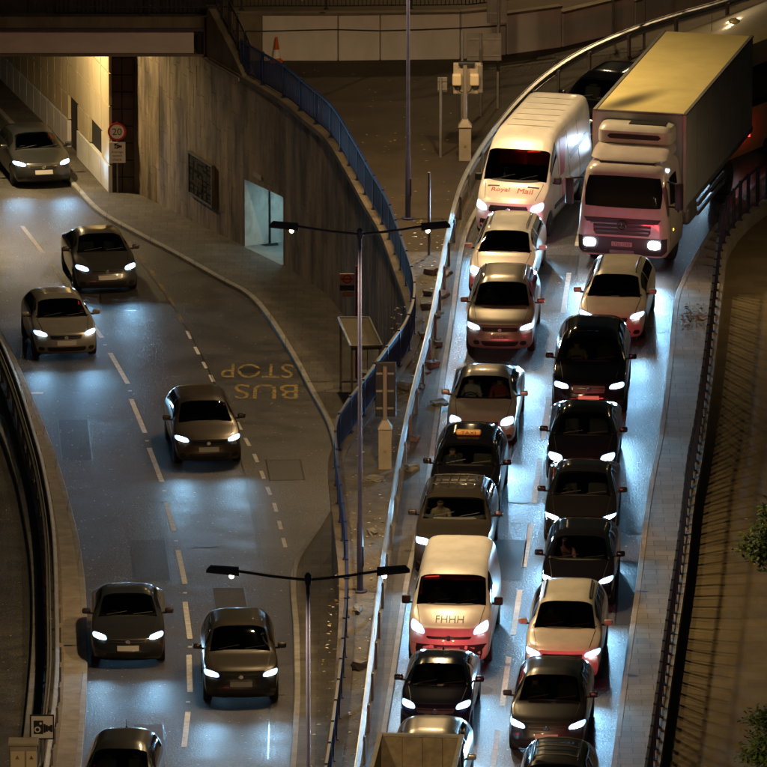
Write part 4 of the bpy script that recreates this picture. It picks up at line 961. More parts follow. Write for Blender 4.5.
SPEC['mpv'] = dict(SPEC['hatch'], L=4.3, top=[(0, .80), (.2, .88), (.85, 1.04), (1.75, 1.5), (2.2, 1.6), (3.5, 1.58), (3.95, 1.45), (4.2, 1.0), (4.3, .9)], belt=[(0, .74), (.2, .83), (.85, .98), (2.4, 1.0), (4.0, 1.02), (4.3, .88)], ws=(.93, 1.8), rw=(3.85, 4.15), sw=((1.5, 2.4), (2.48, 3.6)), axle=(.85, 3.5))
CARS = {}
def car(key, spec, pm, label, cat, loc, rz, headlights=True, tails=True, name='car', group=None, power=1.0, rails=False, sunroof=False, plate_text=None, bumper=None, driver=True, tailp=1.0, mod=None):
    sp = dict(BASE); sp.update(SPEC[spec]); sp.update(mod or {}); L, W = sp['L'], sp['W']; hw = W/2; zb = sp['zb']
    root = empty(name, loc, rz); tag(root, label, cat, group)
    if isinstance(loc, Vector) and abs(loc.z) > .3: root.rotation_euler = (math.atan(GG)*1.0, 0, rz)
    H = max(z for _, z in sp['top'])
    ys = {round(k*L/34, 3) for k in range(35)} | {.04, .1, .17, L-.04, L-.1}
    ws = sp['ws']; spec_y = [ws[0], ws[1]]
    if sp['rw']: spec_y += list(sp['rw'])
    for a, b in sp['sw']: spec_y += [a, b]
    ys = sorted(y for y in ys if all(abs(y-q) > .035 for q in spec_y)); ys = sorted(ys+spec_y)
    def dfm(x, y, z):
        f = max(0, 1-y/1.25)**2; hh = sp['top'][1][1]
        t = (z-zb)/(hh-zb)
        rk = sp['rake']*max(0, (t-.45)/.55)**1.6+.10*max(0, (.22-t)/.22)**1.5+.035*max(0, min(1, (t-.42)*9))
        y2 = y+f*(sp['wrap']*abs(x/hw)**3+rk)
        g_ = max(0, 1-(L-y)/.9)**2; y2 -= g_*(.16*abs(x/hw)**3+.10*max(0, t-.5))
        return Vector((x, y2, z))
    G = []
    for y in ys:
        zt, zl_ = ctrl(sp['top'], y), ctrl(sp['belt'], y); h = max(.03, zt-zl_)
        w_ = hw*(1-.07*max(0, 1-y/1.0)**2-.06*max(0, 1-(L-y)/.9)**2)
        q = min(1, h/.5); n = sp['n0']+(sp['n1']-sp['n0'])*q; hb = zl_-zb
        row = [(0, zb), (.5*w_, zb), (.84*w_, zb), (.93*w_, zb+.06*hb), (.97*w_, zb+.18*hb), (.985*w_, zb+.36*hb), (1.0*w_, zb+.58*hb), (.998*w_, zb+.76*hb), (.985*w_, zb+.92*hb), (.965*w_, zl_)]
        wb = .965*w_; gh = H-ctrl(sp['belt'], L*.5)
        for th in TH:
            cz = math.sin(th)**(2/n) if th < math.pi/2-1e-6 else 1; cx_ = abs(math.cos(th))**(2/n) if th < math.pi/2-1e-6 else 0
            z = zl_+h*cz; A = wb-(wb-sp['wr'])*min(1, h/gh)*cz; row.append((A*cx_, z))
        G.append(row)
    m = len(G[0]); nst = len(ys); vs = []; idx = {}
    def V(i, k, sg):
        kk = (i, k, sg if 0 < k < m-1 else 0)
        if kk not in idx: idx[kk] = len(vs); x, z = G[i][k]; vs.append(dfm(sg*x, ys[i], z))
        return idx[kk]
    fs = []; mi = []
    def near(a): return min(range(nst), key=lambda i: abs(ys[i]-a))
    i0, i1 = near(ws[0]), near(ws[1])
    for i in range(nst-1):
        for k in range(m-1):
            for sg in (1, -1):
                f = [V(i, k, sg), V(i+1, k, sg), V(i+1, k+1, sg), V(i, k+1, sg)]
                f = list(dict.fromkeys(f)); fs.append(tuple(f if sg > 0 else f[::-1])); mi.append(1 if i0 <= i < i1 and k >= KW else 0)
    for i, sgn in ((0, -1), (nst-1, 1)):
        ring = [V(i, k, 1) for k in range(m)]+[V(i, k, -1) for k in range(m-2, 0, -1)]
        co = [(G[i][k][0], G[i][k][1]) for k in range(m)]+[(-G[i][k][0], G[i][k][1]) for k in range(m-2, 0, -1)]
        zc = sum(c[1] for c in co)/len(co); prev = ring
        for s_ in (.93, .82, .66, .46, .24):
            cur = []
            for (x, z) in co: cur.append(len(vs)); vs.append(dfm(x*s_, ys[i], zc+(z-zc)*s_))
            for a in range(len(ring)):
                b = (a+1) % len(ring); f = (prev[a], prev[b], cur[b], cur[a]); fs.append(f if sgn < 0 else f[::-1]); mi.append(0)
            prev = cur
        c = len(vs); vs.append(dfm(0, ys[i], zc))
        for a in range(len(ring)):
            b = (a+1) % len(ring); f = (prev[a], prev[b], c); fs.append(f if sgn < 0 else f[::-1]); mi.append(0)
    me = bpy.data.meshes.new('body'); me.from_pydata([tuple(v) for v in vs], [], fs); me.update()
    bm = bmesh.new(); bm.from_mesh(me); bmesh.ops.recalc_face_normals(bm, faces=bm.faces[:]); bm.to_mesh(me); bm.free()
    me.materials.append(pm); me.materials.append(interior)
    me.polygons.foreach_set('material_index', mi)
    bvh = BVHTree.FromPolygons([v[:] for v in vs], fs)
    wr_ = sp['wheel']
    cut = []
    for ya in sp['axle']: cut += [(hw-.24, hw+.2, ya, wr_), (-hw-.2, -hw+.24, ya, wr_)]
    body = finish_boolean(me, cut)
    bm = bmesh.new(); bm.from_mesh(body); bm.faces.ensure_lookup_table()
    wsf = [f for f in bm.faces if f.material_index == 1 and f.calc_center_median().y < ws[1]+.3 and f.calc_center_median().z > zb+.5]
    bmesh.ops.delete(bm, geom=wsf, context='FACES'); bm.to_mesh(body); bm.free()
    if len(body.materials) > 2: pass
    link('body', body, pm, root, True, 38)
    for ya in sp['axle']:
        for sg in (-1, 1): wheel(root, sg*(hw-.115), ya, wr_, .21, sg)
    # glazing from the body surface
    def pane(a, b, k0, k1, sgs, nm, mtl, off=.005, flip=False):
        ia, ib = near(a), near(b); rows_ = []
        for i in range(ia, ib+1):
            if sgs == 0: r_ = [(-G[i][k][0], G[i][k][1]) for k in range(k0, m-1)]+[G[i][k] for k in range(m-1, k0-1, -1)]
            else: r_ = [(sgs*G[i][k][0], G[i][k][1]) for k in range(k0, k1+1)]
            rows_.append([dfm(x, ys[i], z) for x, z in r_])
        n_ = len(rows_[0]); out = []
        for i, r_ in enumerate(rows_):
            for j, p in enumerate(r_):
                du = r_[min(j+1, n_-1)]-r_[max(j-1, 0)]; dv = rows_[min(i+1, len(rows_)-1)][j]-rows_[max(i-1, 0)][j]
                nn = du.cross(dv)
                if nn.length < 1e-9: nn = Vector((0, 0, 1))
                nn.normalize()
                c = Vector((0, p.y, .9))
                if nn.dot(p-c) < 0: nn = -nn
                out.append(p+nn*off)
        f_ = [(i*n_+j, i*n_+j+1, (i+1)*n_+j+1, (i+1)*n_+j) for i in range(len(rows_)-1) for j in range(n_-1)]
        return meshobj(nm, out, f_, mtl, root, True, 0)
    pane(ws[0], ws[1], KW, 0, 0, 'windscreen', glass)
    for a, b in sp['sw']:
        for sg in (-1, 1): pane(a, b, 10+1, KW-1, sg, 'side_window', dark_glass, .006)
    if sp['rw']: pane(sp['rw'][0], sp['rw'][1], KW, 0, 0, 'rear_window', dark_glass, .006)
    ia, ib = near(ws[0]), near(sp['rw'][0] if sp['rw'] else min(L-.3, 3.0))
    # cabin lining, dashboard, seats
    v_ = []; f_ = []; ring_n = 2*(m-9)-1
    for i in range(ia, ib+1):
        r_ = [(-G[i][k][0], G[i][k][1]) for k in range(9, m-1)]+[G[i][k] for k in range(m-1, 8, -1)]
        for x, z in r_: p = dfm(x, ys[i], z); v_.append(Vector((p.x*.955, p.y, p.z-.03)))
    for i in range(ib-ia):
        for j in range(ring_n-1):
            kk = 9+min(j, ring_n-2-j)
            if ys[ia+i] < ws[1]-.01 and kk >= KW-0: continue
            f_.append((i*ring_n+j, i*ring_n+j+1, (i+1)*ring_n+j+1, (i+1)*ring_n+j))
    meshobj('cabin_lining', v_, f_, interior, root)
    zc = ctrl(sp['belt'], ws[0]); yb = ys[ib]
    MB().box((0, (ws[0]+yb)/2+.15, zb+.13), (W-.3, yb-ws[0]-.1, .05)).box((0, yb+.02, (zb+zc+.25)/2), (W-.36, .06, zc-zb)).build('cabin_floor', interior, root)
    MB().rbox((0, ws[0]+.33, zc-.13), (W-.36, .6, .2), .06).build('dashboard', interior, root)
    yseat = ws[1]+.28
    for sg in (-1, 1):
        st = MB().rbox((sg*.37, yseat, zc-.12), (.48, .14, .68), .06, 2, rx=-.25).rbox((sg*.37, yseat-.28, zc-.45), (.5, .52, .16), .05).build('seat', seat_m, root)
        MB().rbox((sg*.37, yseat+.1, zc+.3), (.26, .1, .18), .04).build('headrest', seat_m, st)
    M = Matrix.Translation((-.37, ws[0]+.62, zc-.06)) @ Matrix.Rotation(R(-62), 4, 'X')
    sw_ = MB(); npt = 20
    sw_.tube([M @ Vector((.185*math.cos(a*2*math.pi/npt), .185*math.sin(a*2*math.pi/npt), 0)) for a in range(npt+1)], .016, 6, False).build('steering_wheel', plastic, root, True)
    # front details
    hl = sp['hl']; hpos = []
    for sg in (-1, 1):
        q = [(sg*x, z) for x, z in hl]
        if sg < 0: q = [q[1], q[0], q[3], q[2]]
        o, c = conform(bvh, q, 8, 5, 'F', .012, 'headlight', lens_on if headlights else lamp_off, root, .03, .18); hpos.append(c)
        cu = sum(a for a, _ in q)/4; cv_ = sum(b for _, b in q)/4
        if headlights: conform(bvh, [(cu+(a-cu)*.72, cv_+(b-cv_)*.78) for a, b in q], 6, 5, 'F', .03, 'bulb', lamp_on, o, .02, .34)
    gr, _ = conform(bvh, sp['grille'], 12, 3, 'F', .008, 'grille', plastic, root, .02, .05)
    q = sp['grille']; zg0, zg1 = q[0][1], q[3][1]
    for t in (.3, .65):
        z = zg0+(zg1-zg0)*t; conform(bvh, ((q[0][0]*.97, z-.007), (q[1][0]*.97, z-.007), (q[1][0]*.97, z+.007), (q[0][0]*.97, z+.007)), 10, 1, 'F', .02, 'grille_bar', chrome if t > .5 else plastic, gr, .02)
    conform(bvh, sp['intake'], 12, 3, 'F', .008, 'air_intake', bumper or plastic, root, .02, .06)
    px_, pz = sp['plate']; conform(bvh, ((-.26, pz-.055), (.26, pz-.055), (.26, pz+.055), (-.26, pz+.055)), 6, 1, 'F', .022, 'number_plate', plate_m, root, .02)
    if plate_text:
        hit = bvh.ray_cast(Vector((0, -3, pz)), Vector((0, 1, 0)))[0]; text_obj('plate_lettering', plate_text, hit+Vector((0, -.045, 0)), (1, 0, 0), (0, 0, 1), .44, .075, sign_blk, root)
    zbd = (zg0+zg1)/2; hit = bvh.ray_cast(Vector((0, -3, zbd)), Vector((0, 1, 0)))[0]
    MB().lathe([(.062, 0), (.062, .012), (.045, .02)], 16, Matrix.Translation(hit+Vector((0, -.022, 0))) @ Matrix.Rotation(math.pi/2, 4, 'X')).build('badge', chrome, root)
    for sg in (-1, 1):
        z0, z1 = sp['intake'][0][1], sp['intake'][3][1]; x0 = abs(sp['intake'][1][0])
        if x0 < .7:
            a, b = sg*(x0+.10), sg*(x0+.27); a, b = min(a, b), max(a, b)
            conform(bvh, ((a, z0+.02), (b, z0+.02), (b, z1), (a, z1)), 4, 3, 'F', .01, 'fog_light_recess', plastic, root, .02, .25)
    # bonnet shut lines
    for sg in (-1, 1): strip_top(bvh, [(sg*(hw*.80-.10*t), ws[0]-.02-(ws[0]-.36)*t) for t in [k/8 for k in range(9)]], .014, 'shut_line', plastic, root)
    cw = [(x*hw*.82, ws[0]-.0+.10*abs(x)**3) for x in [k/8-1 for k in range(17)]]; strip_top(bvh, cw, .07, 'cowl', plastic, root)
    for x0 in (-.5, .12):
        p0 = bvh.ray_cast(Vector((x0, ws[0]+.03, 5)), Vector((0, 0, -1)))[0]; p1 = bvh.ray_cast(Vector((x0+.48, ws[0]+.12, 5)), Vector((0, 0, -1)))[0]
        MB().tube([p0+Vector((0, 0, .02)), p1+Vector((0, 0, .025))], .009, 5).build('wiper', plastic, root)
    # mirrors, handles, roof
    zm = ctrl(sp['belt'], ws[0]+.4)+.09
    for sg in (-1, 1):
        big = 1.5 if spec in ('bigvan', 'van') else 1.0
        mr = MB().rbox((sg*(hw+.10), ws[0]+.42, zm+.03*big), (.21, .11, .14*big), .045, 3).build('mirror', plastic if big > 1 else pm, root, True)
        MB().box((sg*(hw-.01), ws[0]+.44, zm-.03), (.1, .05, .04)).build('mirror_arm', plastic, mr); MB().box((sg*(hw+.10), ws[0]+.479, zm+.03*big), (.17, .006, .11*big)).build('mirror_glass', chrome, mr)
    zt1 = ws[1]+.12; zt2 = (sp['rw'][0] if sp['rw'] else L)-.2
    if rails:
        for sg in (-1, 1):
            pts = []
            for k in range(9):
                y = zt1+.1+(zt2-zt1-.2)*k/8; h = bvh.ray_cast(Vector((sg*sp['wr']*.86, y, 5)), Vector((0, 0, -1)))[0]; pts.append(h+Vector((0, 0, .045 if 0 < k < 8 else .0)))
            MB().tube(pts, .02, 6).build('roof_rail', chrome if rails == 2 else plastic, root, True)
    if sunroof: conform(bvh, ((-.40, zt1+.12), (.40, zt1+.12), (.40, zt1+.85), (-.40, zt1+.85)), 6, 5, 'T', .006, 'sunroof', dark_glass, root, .02, .06)
    hp = bvh.ray_cast(Vector((0, zt2-.1, 5)), Vector((0, 0, -1)))[0]
    if spec in ('van', 'bigvan', 'small', 'mpv'): MB().lathe([(.03, 0), (.022, .03), (.006, .05), (.004, .2)], 8, Matrix.Translation(hp)).build('aerial', plastic, root)
    for sg in (-1, 1):
        q = [(sg*hw*.55, .72 if H < 1.6 else .85), (sg*hw*.88, .72 if H < 1.6 else .85), (sg*hw*.86, .86 if H < 1.6 else 1.05), (sg*hw*.6, .86 if H < 1.6 else 1.05)]
        conform(bvh, q if sg > 0 else [q[1], q[0], q[3], q[2]], 4, 3, 'B', .01, 'tail_light', tail_on, root, .02)
    conform(bvh, ((-.26, .5), (.26, .5), (.26, .61), (-.26, .61)), 2, 1, 'B', .012, 'rear_plate', plate_m, root, .02)
    if headlights:
        for c in hpos:
            sg = 1 if c.x > 0 else -1
            spot('headlight_beam', c+Vector((0, -.06, 0)), (sg*.06, -1, .05), HEAD_W*power, XENON, 66, 1.0, .05, root, 2.2)
    if tails:
        a = bpy.data.lights.new('brake_glow', 'AREA'); a.shape = 'RECTANGLE'; a.size = W*.8; a.size_y = .14; a.energy = 7*tailp; a.color = (1, .06, .08); a.spread = R(105); a.spread = R(110)
        ao = bpy.data.objects.new('brake_glow', a); COL.objects.link(ao); ao.location = (0, L+.06, .85); ao.rotation_euler = (R(90), 0, R(0)); ao.rotation_euler = Vector((0, 1, -.1)).to_track_quat('-Z', 'Y').to_euler(); ao.parent = root
    root['bvh'] = 0
    del root['bvh']
    CARS[key] = (root, bvh, sp, zc, yseat); return root
def nose(h1, h2, z, ang, setback=.28, low=False):
    a = (P(*h1, z) if not low else PL(*h1, z)); b = (P(*h2, z) if not low else PL(*h2, z)); c = (a+b)/2
    f = Vector((-math.sin(R(ang)), -math.cos(R(ang)), 0)); c = c+f*setback
    return Vector((c.x, c.y, zl(c.y) if low else 0.0)), -R(ang)
def put(key, spec, pm, label, cat, h1, h2, z, ang, **kw):
    low = kw.pop('low', False); loc, rz = nose(h1, h2, z, ang, kw.pop('setback', .2), low)
    return car(key, spec, pm, label, cat, loc, rz, **kw)
white = paint('white', (.78, .76, .72)); cream = paint('cream', (.72, .68, .58)); champ = paint('champagne', (.40, .36, .30), .35); silver = paint('silver', (.42, .40, .36), .55)
black = paint('black', (.006, .006, .008), rough=.12, coat=0); navy = paint('navy', (.008, .013, .028), rough=.14, coat=.2); grey = paint('grey', (.09, .09, .09), .4); dbrown = paint('brown', (.05, .042, .032), .4); dgrey = paint('darkgrey', (.035, .036, .038), .4)
# left lane, from the back
put('royal', 'bigvan', white, 'tall white delivery van with red side panels beside the guard rail', 'van', (483, 206), (533, 210), .95, 13.5, name='delivery_van', setback=.1)
put('whitecar', 'wagon', white, 'white estate car just in front of the tall white delivery van', 'car', (474, 271), (527, 273), .72, 6, name='estate_car', rails=2, mod=dict(hl=((.50, .62), (.84, .64), (.84, .80), (.54, .77)), wrap=.24))
put('tiguan', 'suv', champ, 'champagne compact sport utility car behind a gap in the left lane', 'car', (475, 326), (525, 328), .80, 3.5, plate_text='LB10 CBU', rails=2, tailp=1.2)
put('silver', 'saloon', silver, 'silver saloon between the champagne sport utility and the black taxi', 'car', (455, 421), (507, 423), .7, 4, mod=dict(hl=((.48, .60), (.82, .62), (.80, .78), (.50, .74)), wrap=.34, rake=.26))
put('cab', 'cab', black, 'black taxi cab with an unlit amber roof sign', 'taxi', (438, 492), (489, 494), .8, 4, name='taxi_cab')
put('disco', 'boxy', dbrown, 'boxy dark brown off-road car with a ribbed roof behind the white van', 'car', (429, 539), (476, 542), .92, 3.5, rails=1, name='off_road_car')
put('transit', 'van', white, 'white panel van with dark lettering on its bonnet', 'van', (425, 627), (473, 631), 1.0, 4, name='panel_van')
put('navy', 'small', navy, 'navy blue hatchback in front of the white panel van', 'car', (410, 703), (461, 709), .74, 4.5, name='hatchback')
put('beige', 'hatch', silver, 'silver hatchback hidden behind the tipper truck body', 'car', (398, 786), (450, 789), .72, 4.5, name='hatchback')
# right lane
put('wagon', 'wagon', cream, 'cream estate car with black roof rails just ahead of the lorry', 'car', (587, 314), (634, 318), .74, 6, name='estate_car', rails=1)
put('x5', 'bigsuv', black, 'large black sport utility car with a sunroof behind the black saloons', 'car', (564, 385), (614, 387), .85, 3, sunroof=True)
put('blk1', 'saloon', black, 'black saloon directly in front of the large black sport utility car', 'car', (557, 458), (606, 460), .7, 3, mod=dict(hl=((.46, .63), (.80, .65), (.84, .79), (.48, .76)), grille=((-.30, .58), (.30, .58), (.30, .72), (-.30, .72)), rake=.17))
put('blk2', 'saloon', paint('charcoal', (.010, .0095, .0095), rough=.15, coat=.2), 'charcoal saloon in the middle of the three dark saloons, right lane', 'car', (556, 519), (604, 521), .7, 3, mod=dict(hl=((.52, .66), (.88, .71), (.86, .77), (.50, .73)), grille=((-.46, .50), (.46, .50), (.40, .71), (-.40, .71)), wrap=.36))
put('blk3', 'hatch', black, 'black hatchback directly behind the cream sport utility car', 'car', (551, 578), (603, 584), .74, 4, name='hatchback')
put('xtrail', 'suv', cream, 'cream sport utility car with roof rails in the right lane', 'car', (535, 650), (590, 655), .82, 4, rails=1)
put('qashqai', 'crossover', dgrey, 'dark grey crossover car in front of the cream sport utility car', 'car', (521, 721), (573, 728), .8, 4.5)
put('bottom', 'mpv', dgrey, 'dark car with roof bars cut off by the bottom edge', 'car', (524, 815), (577, 820), .78, 4.5, rails=2)
# car behind the delivery van
put('behind', 'bigsuv', black, 'dark car half hidden between the delivery van and the lorry', 'car', (554, 117), (600, 125), .85, 22, power=.12, tailp=.6)
# underpass lanes
for i, (k, spn, pmn, lab, h1, h2, an) in enumerate((
    ('u1', 'hatch', silver, 'silver hatchback alone in the underpass lane nearest the central reserve, far one', (48, 334), (84, 334), -8),
    ('u2', 'saloon', dgrey, 'dark grey saloon in the underpass lane beside the central reserve, middle one', (106, 638), (150, 638), -1.5),
    ('u3', 'mpv', dbrown, 'brown people carrier in the underpass lane beside the central reserve, near the bottom', (94, 800), (139, 800), 2.5),
    ('u4', 'wagon', paint('bronze', (.10, .075, .05), .4), 'bronze estate car beside the bus bay dashes in the underpass', (187, 440), (230, 440), -5.5),
    ('u5', 'suv', dbrown, 'brown sport utility car in the outer underpass lane by the near street lamp', (217, 676), (265, 678), -2),
    ('u6', 'hatch', dgrey, 'grey hatchback coming out from under the bridge', (24, 165), (62, 163), -11),
    ('u7', 'saloon', grey, 'grey saloon in the outer underpass lane beside the long bus stop kerb, upper one', (88, 270), (126, 268), -8),
    )):
    put(k, spn, pmn, lab, 'car', h1, h2, .72, an, low=True, power=.42, tailp=.3, name='car', setback=.25)

# ---- extras on individual vehicles
rt, bv, sp, zc, ysx = CARS['cab']
hp = bv.ray_cast(Vector((0, 2.15, 5)), Vector((0, 0, -1)))[0]
sg_ = MB().rbox(hp+Vector((0, 0, .06)), (.62, .14, .15), .06, 3).build('roof_sign', mat('taxi_amber', (.55, .33, .08), rough=.35), rt, True)
text_obj('roof_sign_lettering', 'TAXI', hp+Vector((0, -.074, .065)), (1, 0, 0), (0, 0, 1), .36, .08, sign_blk, sg_)
rt, bv, sp, zc, ysx = CARS['disco']
for x in (-.42, -.21, 0, .21, .42):
    pts = [bv.ray_cast(Vector((x, y, 5)), Vector((0, 0, -1)))[0]+Vector((0, 0, .012)) for y in (2.1, 2.5, 2.9, 3.3, 3.6)]; MB().tube(pts, .02, 6).build('roof_rib', sp and dbrown, rt, True)
for y in (2.3, 3.2):
    pts = [bv.ray_cast(Vector((x, y, 5)), Vector((0, 0, -1)))[0]+Vector((0, 0, .07)) for x in (-.6, -.3, 0, .3, .6)]; MB().tube(pts, .018, 6).build('roof_bar', chrome, rt, True)
rt, bv, sp, zc, ysx = CARS['bottom']
for y in (2.1, 2.7, 3.3):
    pts = [bv.ray_cast(Vector((x, y, 5)), Vector((0, 0, -1)))[0]+Vector((0, 0, .07)) for x in (-.5, -.25, 0, .25, .5)]; MB().tube(pts, .02, 6).build('roof_bar', plastic, rt, True)
rt, bv, sp, zc, ysx = CARS['transit']
def hood_text(bv, txt, x0, y0, wd, hgt, m, parent, name='bonnet_lettering'):
    vs, fs = text_mesh(txt); out = []
    for u, v in vs:
        x, y = x0+u*wd, y0+v*hgt
        h = bv.ray_cast(Vector((x, y, 5)), Vector((0, 0, -1)))[0]; out.append((h or Vector((x, y, 1)))+Vector((0, -.004, .006)))
    return meshobj(name, out, fs, m, parent)
hood_text(bv, 'FHHH', 0, .50, .66, .26, mat('decal_grey', (.06, .05, .05), rough=.5), rt)
rt, bv, sp, zc, ysx = CARS['royal']
red_ = mat('van_red', (.55, .03, .03), rough=.35, coat=.6)
hood_text(bv, 'Royal', -.33, .62, .5, .20, red_, rt); hood_text(bv, 'Mail', .36, .62, .42, .2, red_, rt)
for sg in ('R', 'L'):
    conform(bv, ((2.3, 1.35), (2.75, 1.35), (3.25, 2.25), (2.5, 2.35)), 6, 10, sg, .006, 'red_panel', red_, rt, .01)
    conform(bv, ((2.35, .55), (3.2, .55), (2.8, 1.2), (2.35, 1.2)), 6, 6, sg, .006, 'red_panel', red_, rt, .01)
for x in (-.55, .55): conform(bv, ((x-.16, .76), (x+.16, .76), (x+.16, .81), (x-.16, .81)), 4, 1, 'T', .006, 'bonnet_vent', plastic, rt, .01)
for sg in ('R', 'L'):
    for y in (2.1, 3.35, 4.6): conform(bv, ((y, .5), (y+.018, .5), (y+.018, 2.35), (y, 2.35)), 1, 12, sg, .004, 'door_seam', plastic, rt, .01)
    conform(bv, ((1.5, .62), (6.2, .62), (6.2, .74), (1.5, .74)), 14, 1, sg, .014, 'rubbing_strip', plastic, rt, .02)
    conform(bv, ((3.6, 1.5), (5.9, 1.6), (5.7, 1.75), (3.5, 1.66)), 10, 2, sg, .006, 'side_stripe', mat('stripe_grey', (.25, .25, .3), rough=.4), rt, .01)
for y in (2.6, 3.2, 3.8, 4.4, 5.0, 5.6):
    strip_top(bv, [(x*.1, y) for x in range(-6, 7)], .05, 'roof_rib', white, rt, .015)

# ------------------------------------------------------------------ seated drivers
def person_mesh():
    J = [(0, 0, 0), (0, -.02, .22), (0, .02, .42), (0, .01, .555), (0, -.03, .64), (0, -.02, .76),      # pelvis, waist, chest, neck, jaw, crown
         (-.19, .03, .46), (-.25, -.16, .24), (-.15, -.42, .30), (.19, .03, .46), (.25, -.16, .24), (.15, -.42, .30),
         (-.1, -.05, -.02), (-.13, -.48, .06), (-.13, -.62, -.32), (.1, -.05, -.02), (.13, -.48, .06), (.13, -.62, -.32), (-.13, -.76, -.34), (.13, -.76, -.34)]
    E_ = [(0, 1), (1, 2), (2, 3), (3, 4), (4, 5), (2, 6), (6, 7), (7, 8), (2, 9), (9, 10), (10, 11), (0, 12), (12, 13), (13, 14), (0, 15), (15, 16), (16, 17), (14, 18), (17, 19)]
    rad = [.15, .145, .17, .062, .085, .108, .075, .05, .036, .075, .05, .036, .1, .07, .045, .1, .07, .045, .04, .04]
    for hnd, sx in ((8, -1), (11, 1)):
        bx, by, bz = J[hnd]
        for k in range(4):
            a = len(J); J += [(bx-sx*.03+sx*.02*k, by-.05, bz+.02), (bx-sx*.03+sx*.02*k, by-.075-.004*(k % 2), bz-.02)]; rad += [.010, .009]; E_ += [(hnd, a), (a, a+1)]
        a = len(J); J += [(bx-sx*.05, by-.01, bz+.02), (bx-sx*.06, by-.045, bz+.03)]; rad += [.011, .009]; E_ += [(hnd, a), (a, a+1)]
    me = bpy.data.meshes.new('p'); me.from_pydata(J, E_, []); o = bpy.data.objects.new('p', me); COL.objects.link(o)
    md = o.modifiers.new('s', 'SKIN'); o.modifiers.new('ss', 'SUBSURF').levels = 1
    for i, sv in enumerate(me.skin_vertices[0].data): sv.radius = (rad[i], rad[i]*(.8 if i < 3 else 1)); sv.use_root = i == 0
    dg = bpy.context.evaluated_depsgraph_get(); res = bpy.data.meshes.new_from_object(o.evaluated_get(dg)); bpy.data.objects.remove(o)
    return res
pmesh = person_mesh()
def driver(key, label, cloth, side=-1):
    rt, bv, sp, zc, ysx = CARS[key]
    me = pmesh.copy(); me.materials.clear()
    for mm in (cloth, skin, hair_m): me.materials.append(mm)
    zmx = max(v.co.z for v in me.vertices); hv = [v.co.y for v in me.vertices if v.co.z > zmx-.15]; ymid = (min(hv)+max(hv))/2
    for p in me.polygons:
        c = p.center; k = 0
        if c.z > .55: k = 2 if (c.z > zmx-.075 or (c.y > ymid and c.z > zmx-.19)) else 1
        elif c.y < -.36 and c.z > .2: k = 1
        p.material_index = k
        p.use_smooth = True
    o = bpy.data.objects.new('person', me); COL.objects.link(o)
    o.location = rt.matrix_basis @ Vector((side*.37, ysx-.22, zc-.33)); o.rotation_euler = rt.rotation_euler
    tag(o, label, 'person')
cl = [mat('cloth_'+n, c, rough=.9) for n, c in (('red', (.28, .05, .04)), ('tan', (.3, .22, .14)), ('grey', (.15, .15, .15)), ('dark', (.04, .04, .05)), ('white', (.5, .48, .45)), ('pink', (.4, .16, .16)))]
driver('silver', 'person in a pale top with a seat belt driving the silver saloon', cl[4])
driver('silver', 'person in a red top in the passenger seat of the silver saloon', cl[0], 1)
driver('wagon', 'person in a red top driving the cream estate car', cl[0])
driver('wagon', 'person in a pink top beside the driver of the cream estate car', cl[5], 1)
driver('x5', 'person in a tan top driving the large black sport utility car', cl[1])
driver('blk3', 'person in a pink top driving the black hatchback', cl[5])
driver('tiguan', 'person in grey driving the champagne sport utility car', cl[2])
driver('transit', 'person in tan driving the white panel van with bonnet lettering', cl[1])
driver('transit', 'person in grey in the passenger seat of the white panel van', cl[2], 1)
driver('disco', 'person in tan driving the boxy off-road car', cl[1])
driver('cab', 'person in dark clothing driving the black taxi cab', cl[3])
driver('xtrail', 'person in a red top driving the cream sport utility car', cl[0])
driver('qashqai', 'person in dark clothing driving the dark grey crossover', cl[3])
driver('navy', 'person in dark clothing driving the navy hatchback', cl[3])
driver('royal', 'person in grey driving the tall white delivery van', cl[2])
driver('whitecar', 'person in dark clothing driving the white estate car', cl[3])

# ------------------------------------------------------------------ large vehicles
def zloft(levels, nc=5):
    # levels: (z, y_front, y_rear, half_width, corner_radius)
    mb = MB(); rings = []
    for (z, y0, y1, hw, r) in levels:
        pts = []
        for (cx_, cy_, a0) in ((hw-r, y0+r, -90), (hw-.06, y1-.06, 0), (-hw+.06, y1-.06, 90), (-hw+r, y0+r, 180)):
            rr = r if cy_ == y0+r else .06
            for k in range(nc+1):
                a = R(a0+90*k/nc); pts.append(Vector((cx_+rr*math.cos(a), cy_+rr*math.sin(a), z)))
        rings.append(pts)
    n = len(rings[0])
    for r_ in rings: mb.v += r_
    for i in range(len(rings)-1):
        for j in range(n):
            q = (j+1) % n; mb.f.append((i*n+j, i*n+q, (i+1)*n+q, (i+1)*n+j))
    mb.f.append(tuple(range(n))[::-1]); mb.f.append(tuple((len(rings)-1)*n+j for j in range(n)))
    return mb
def bvh_of(mb): return BVHTree.FromPolygons([v[:] for v in mb.v], mb.f)
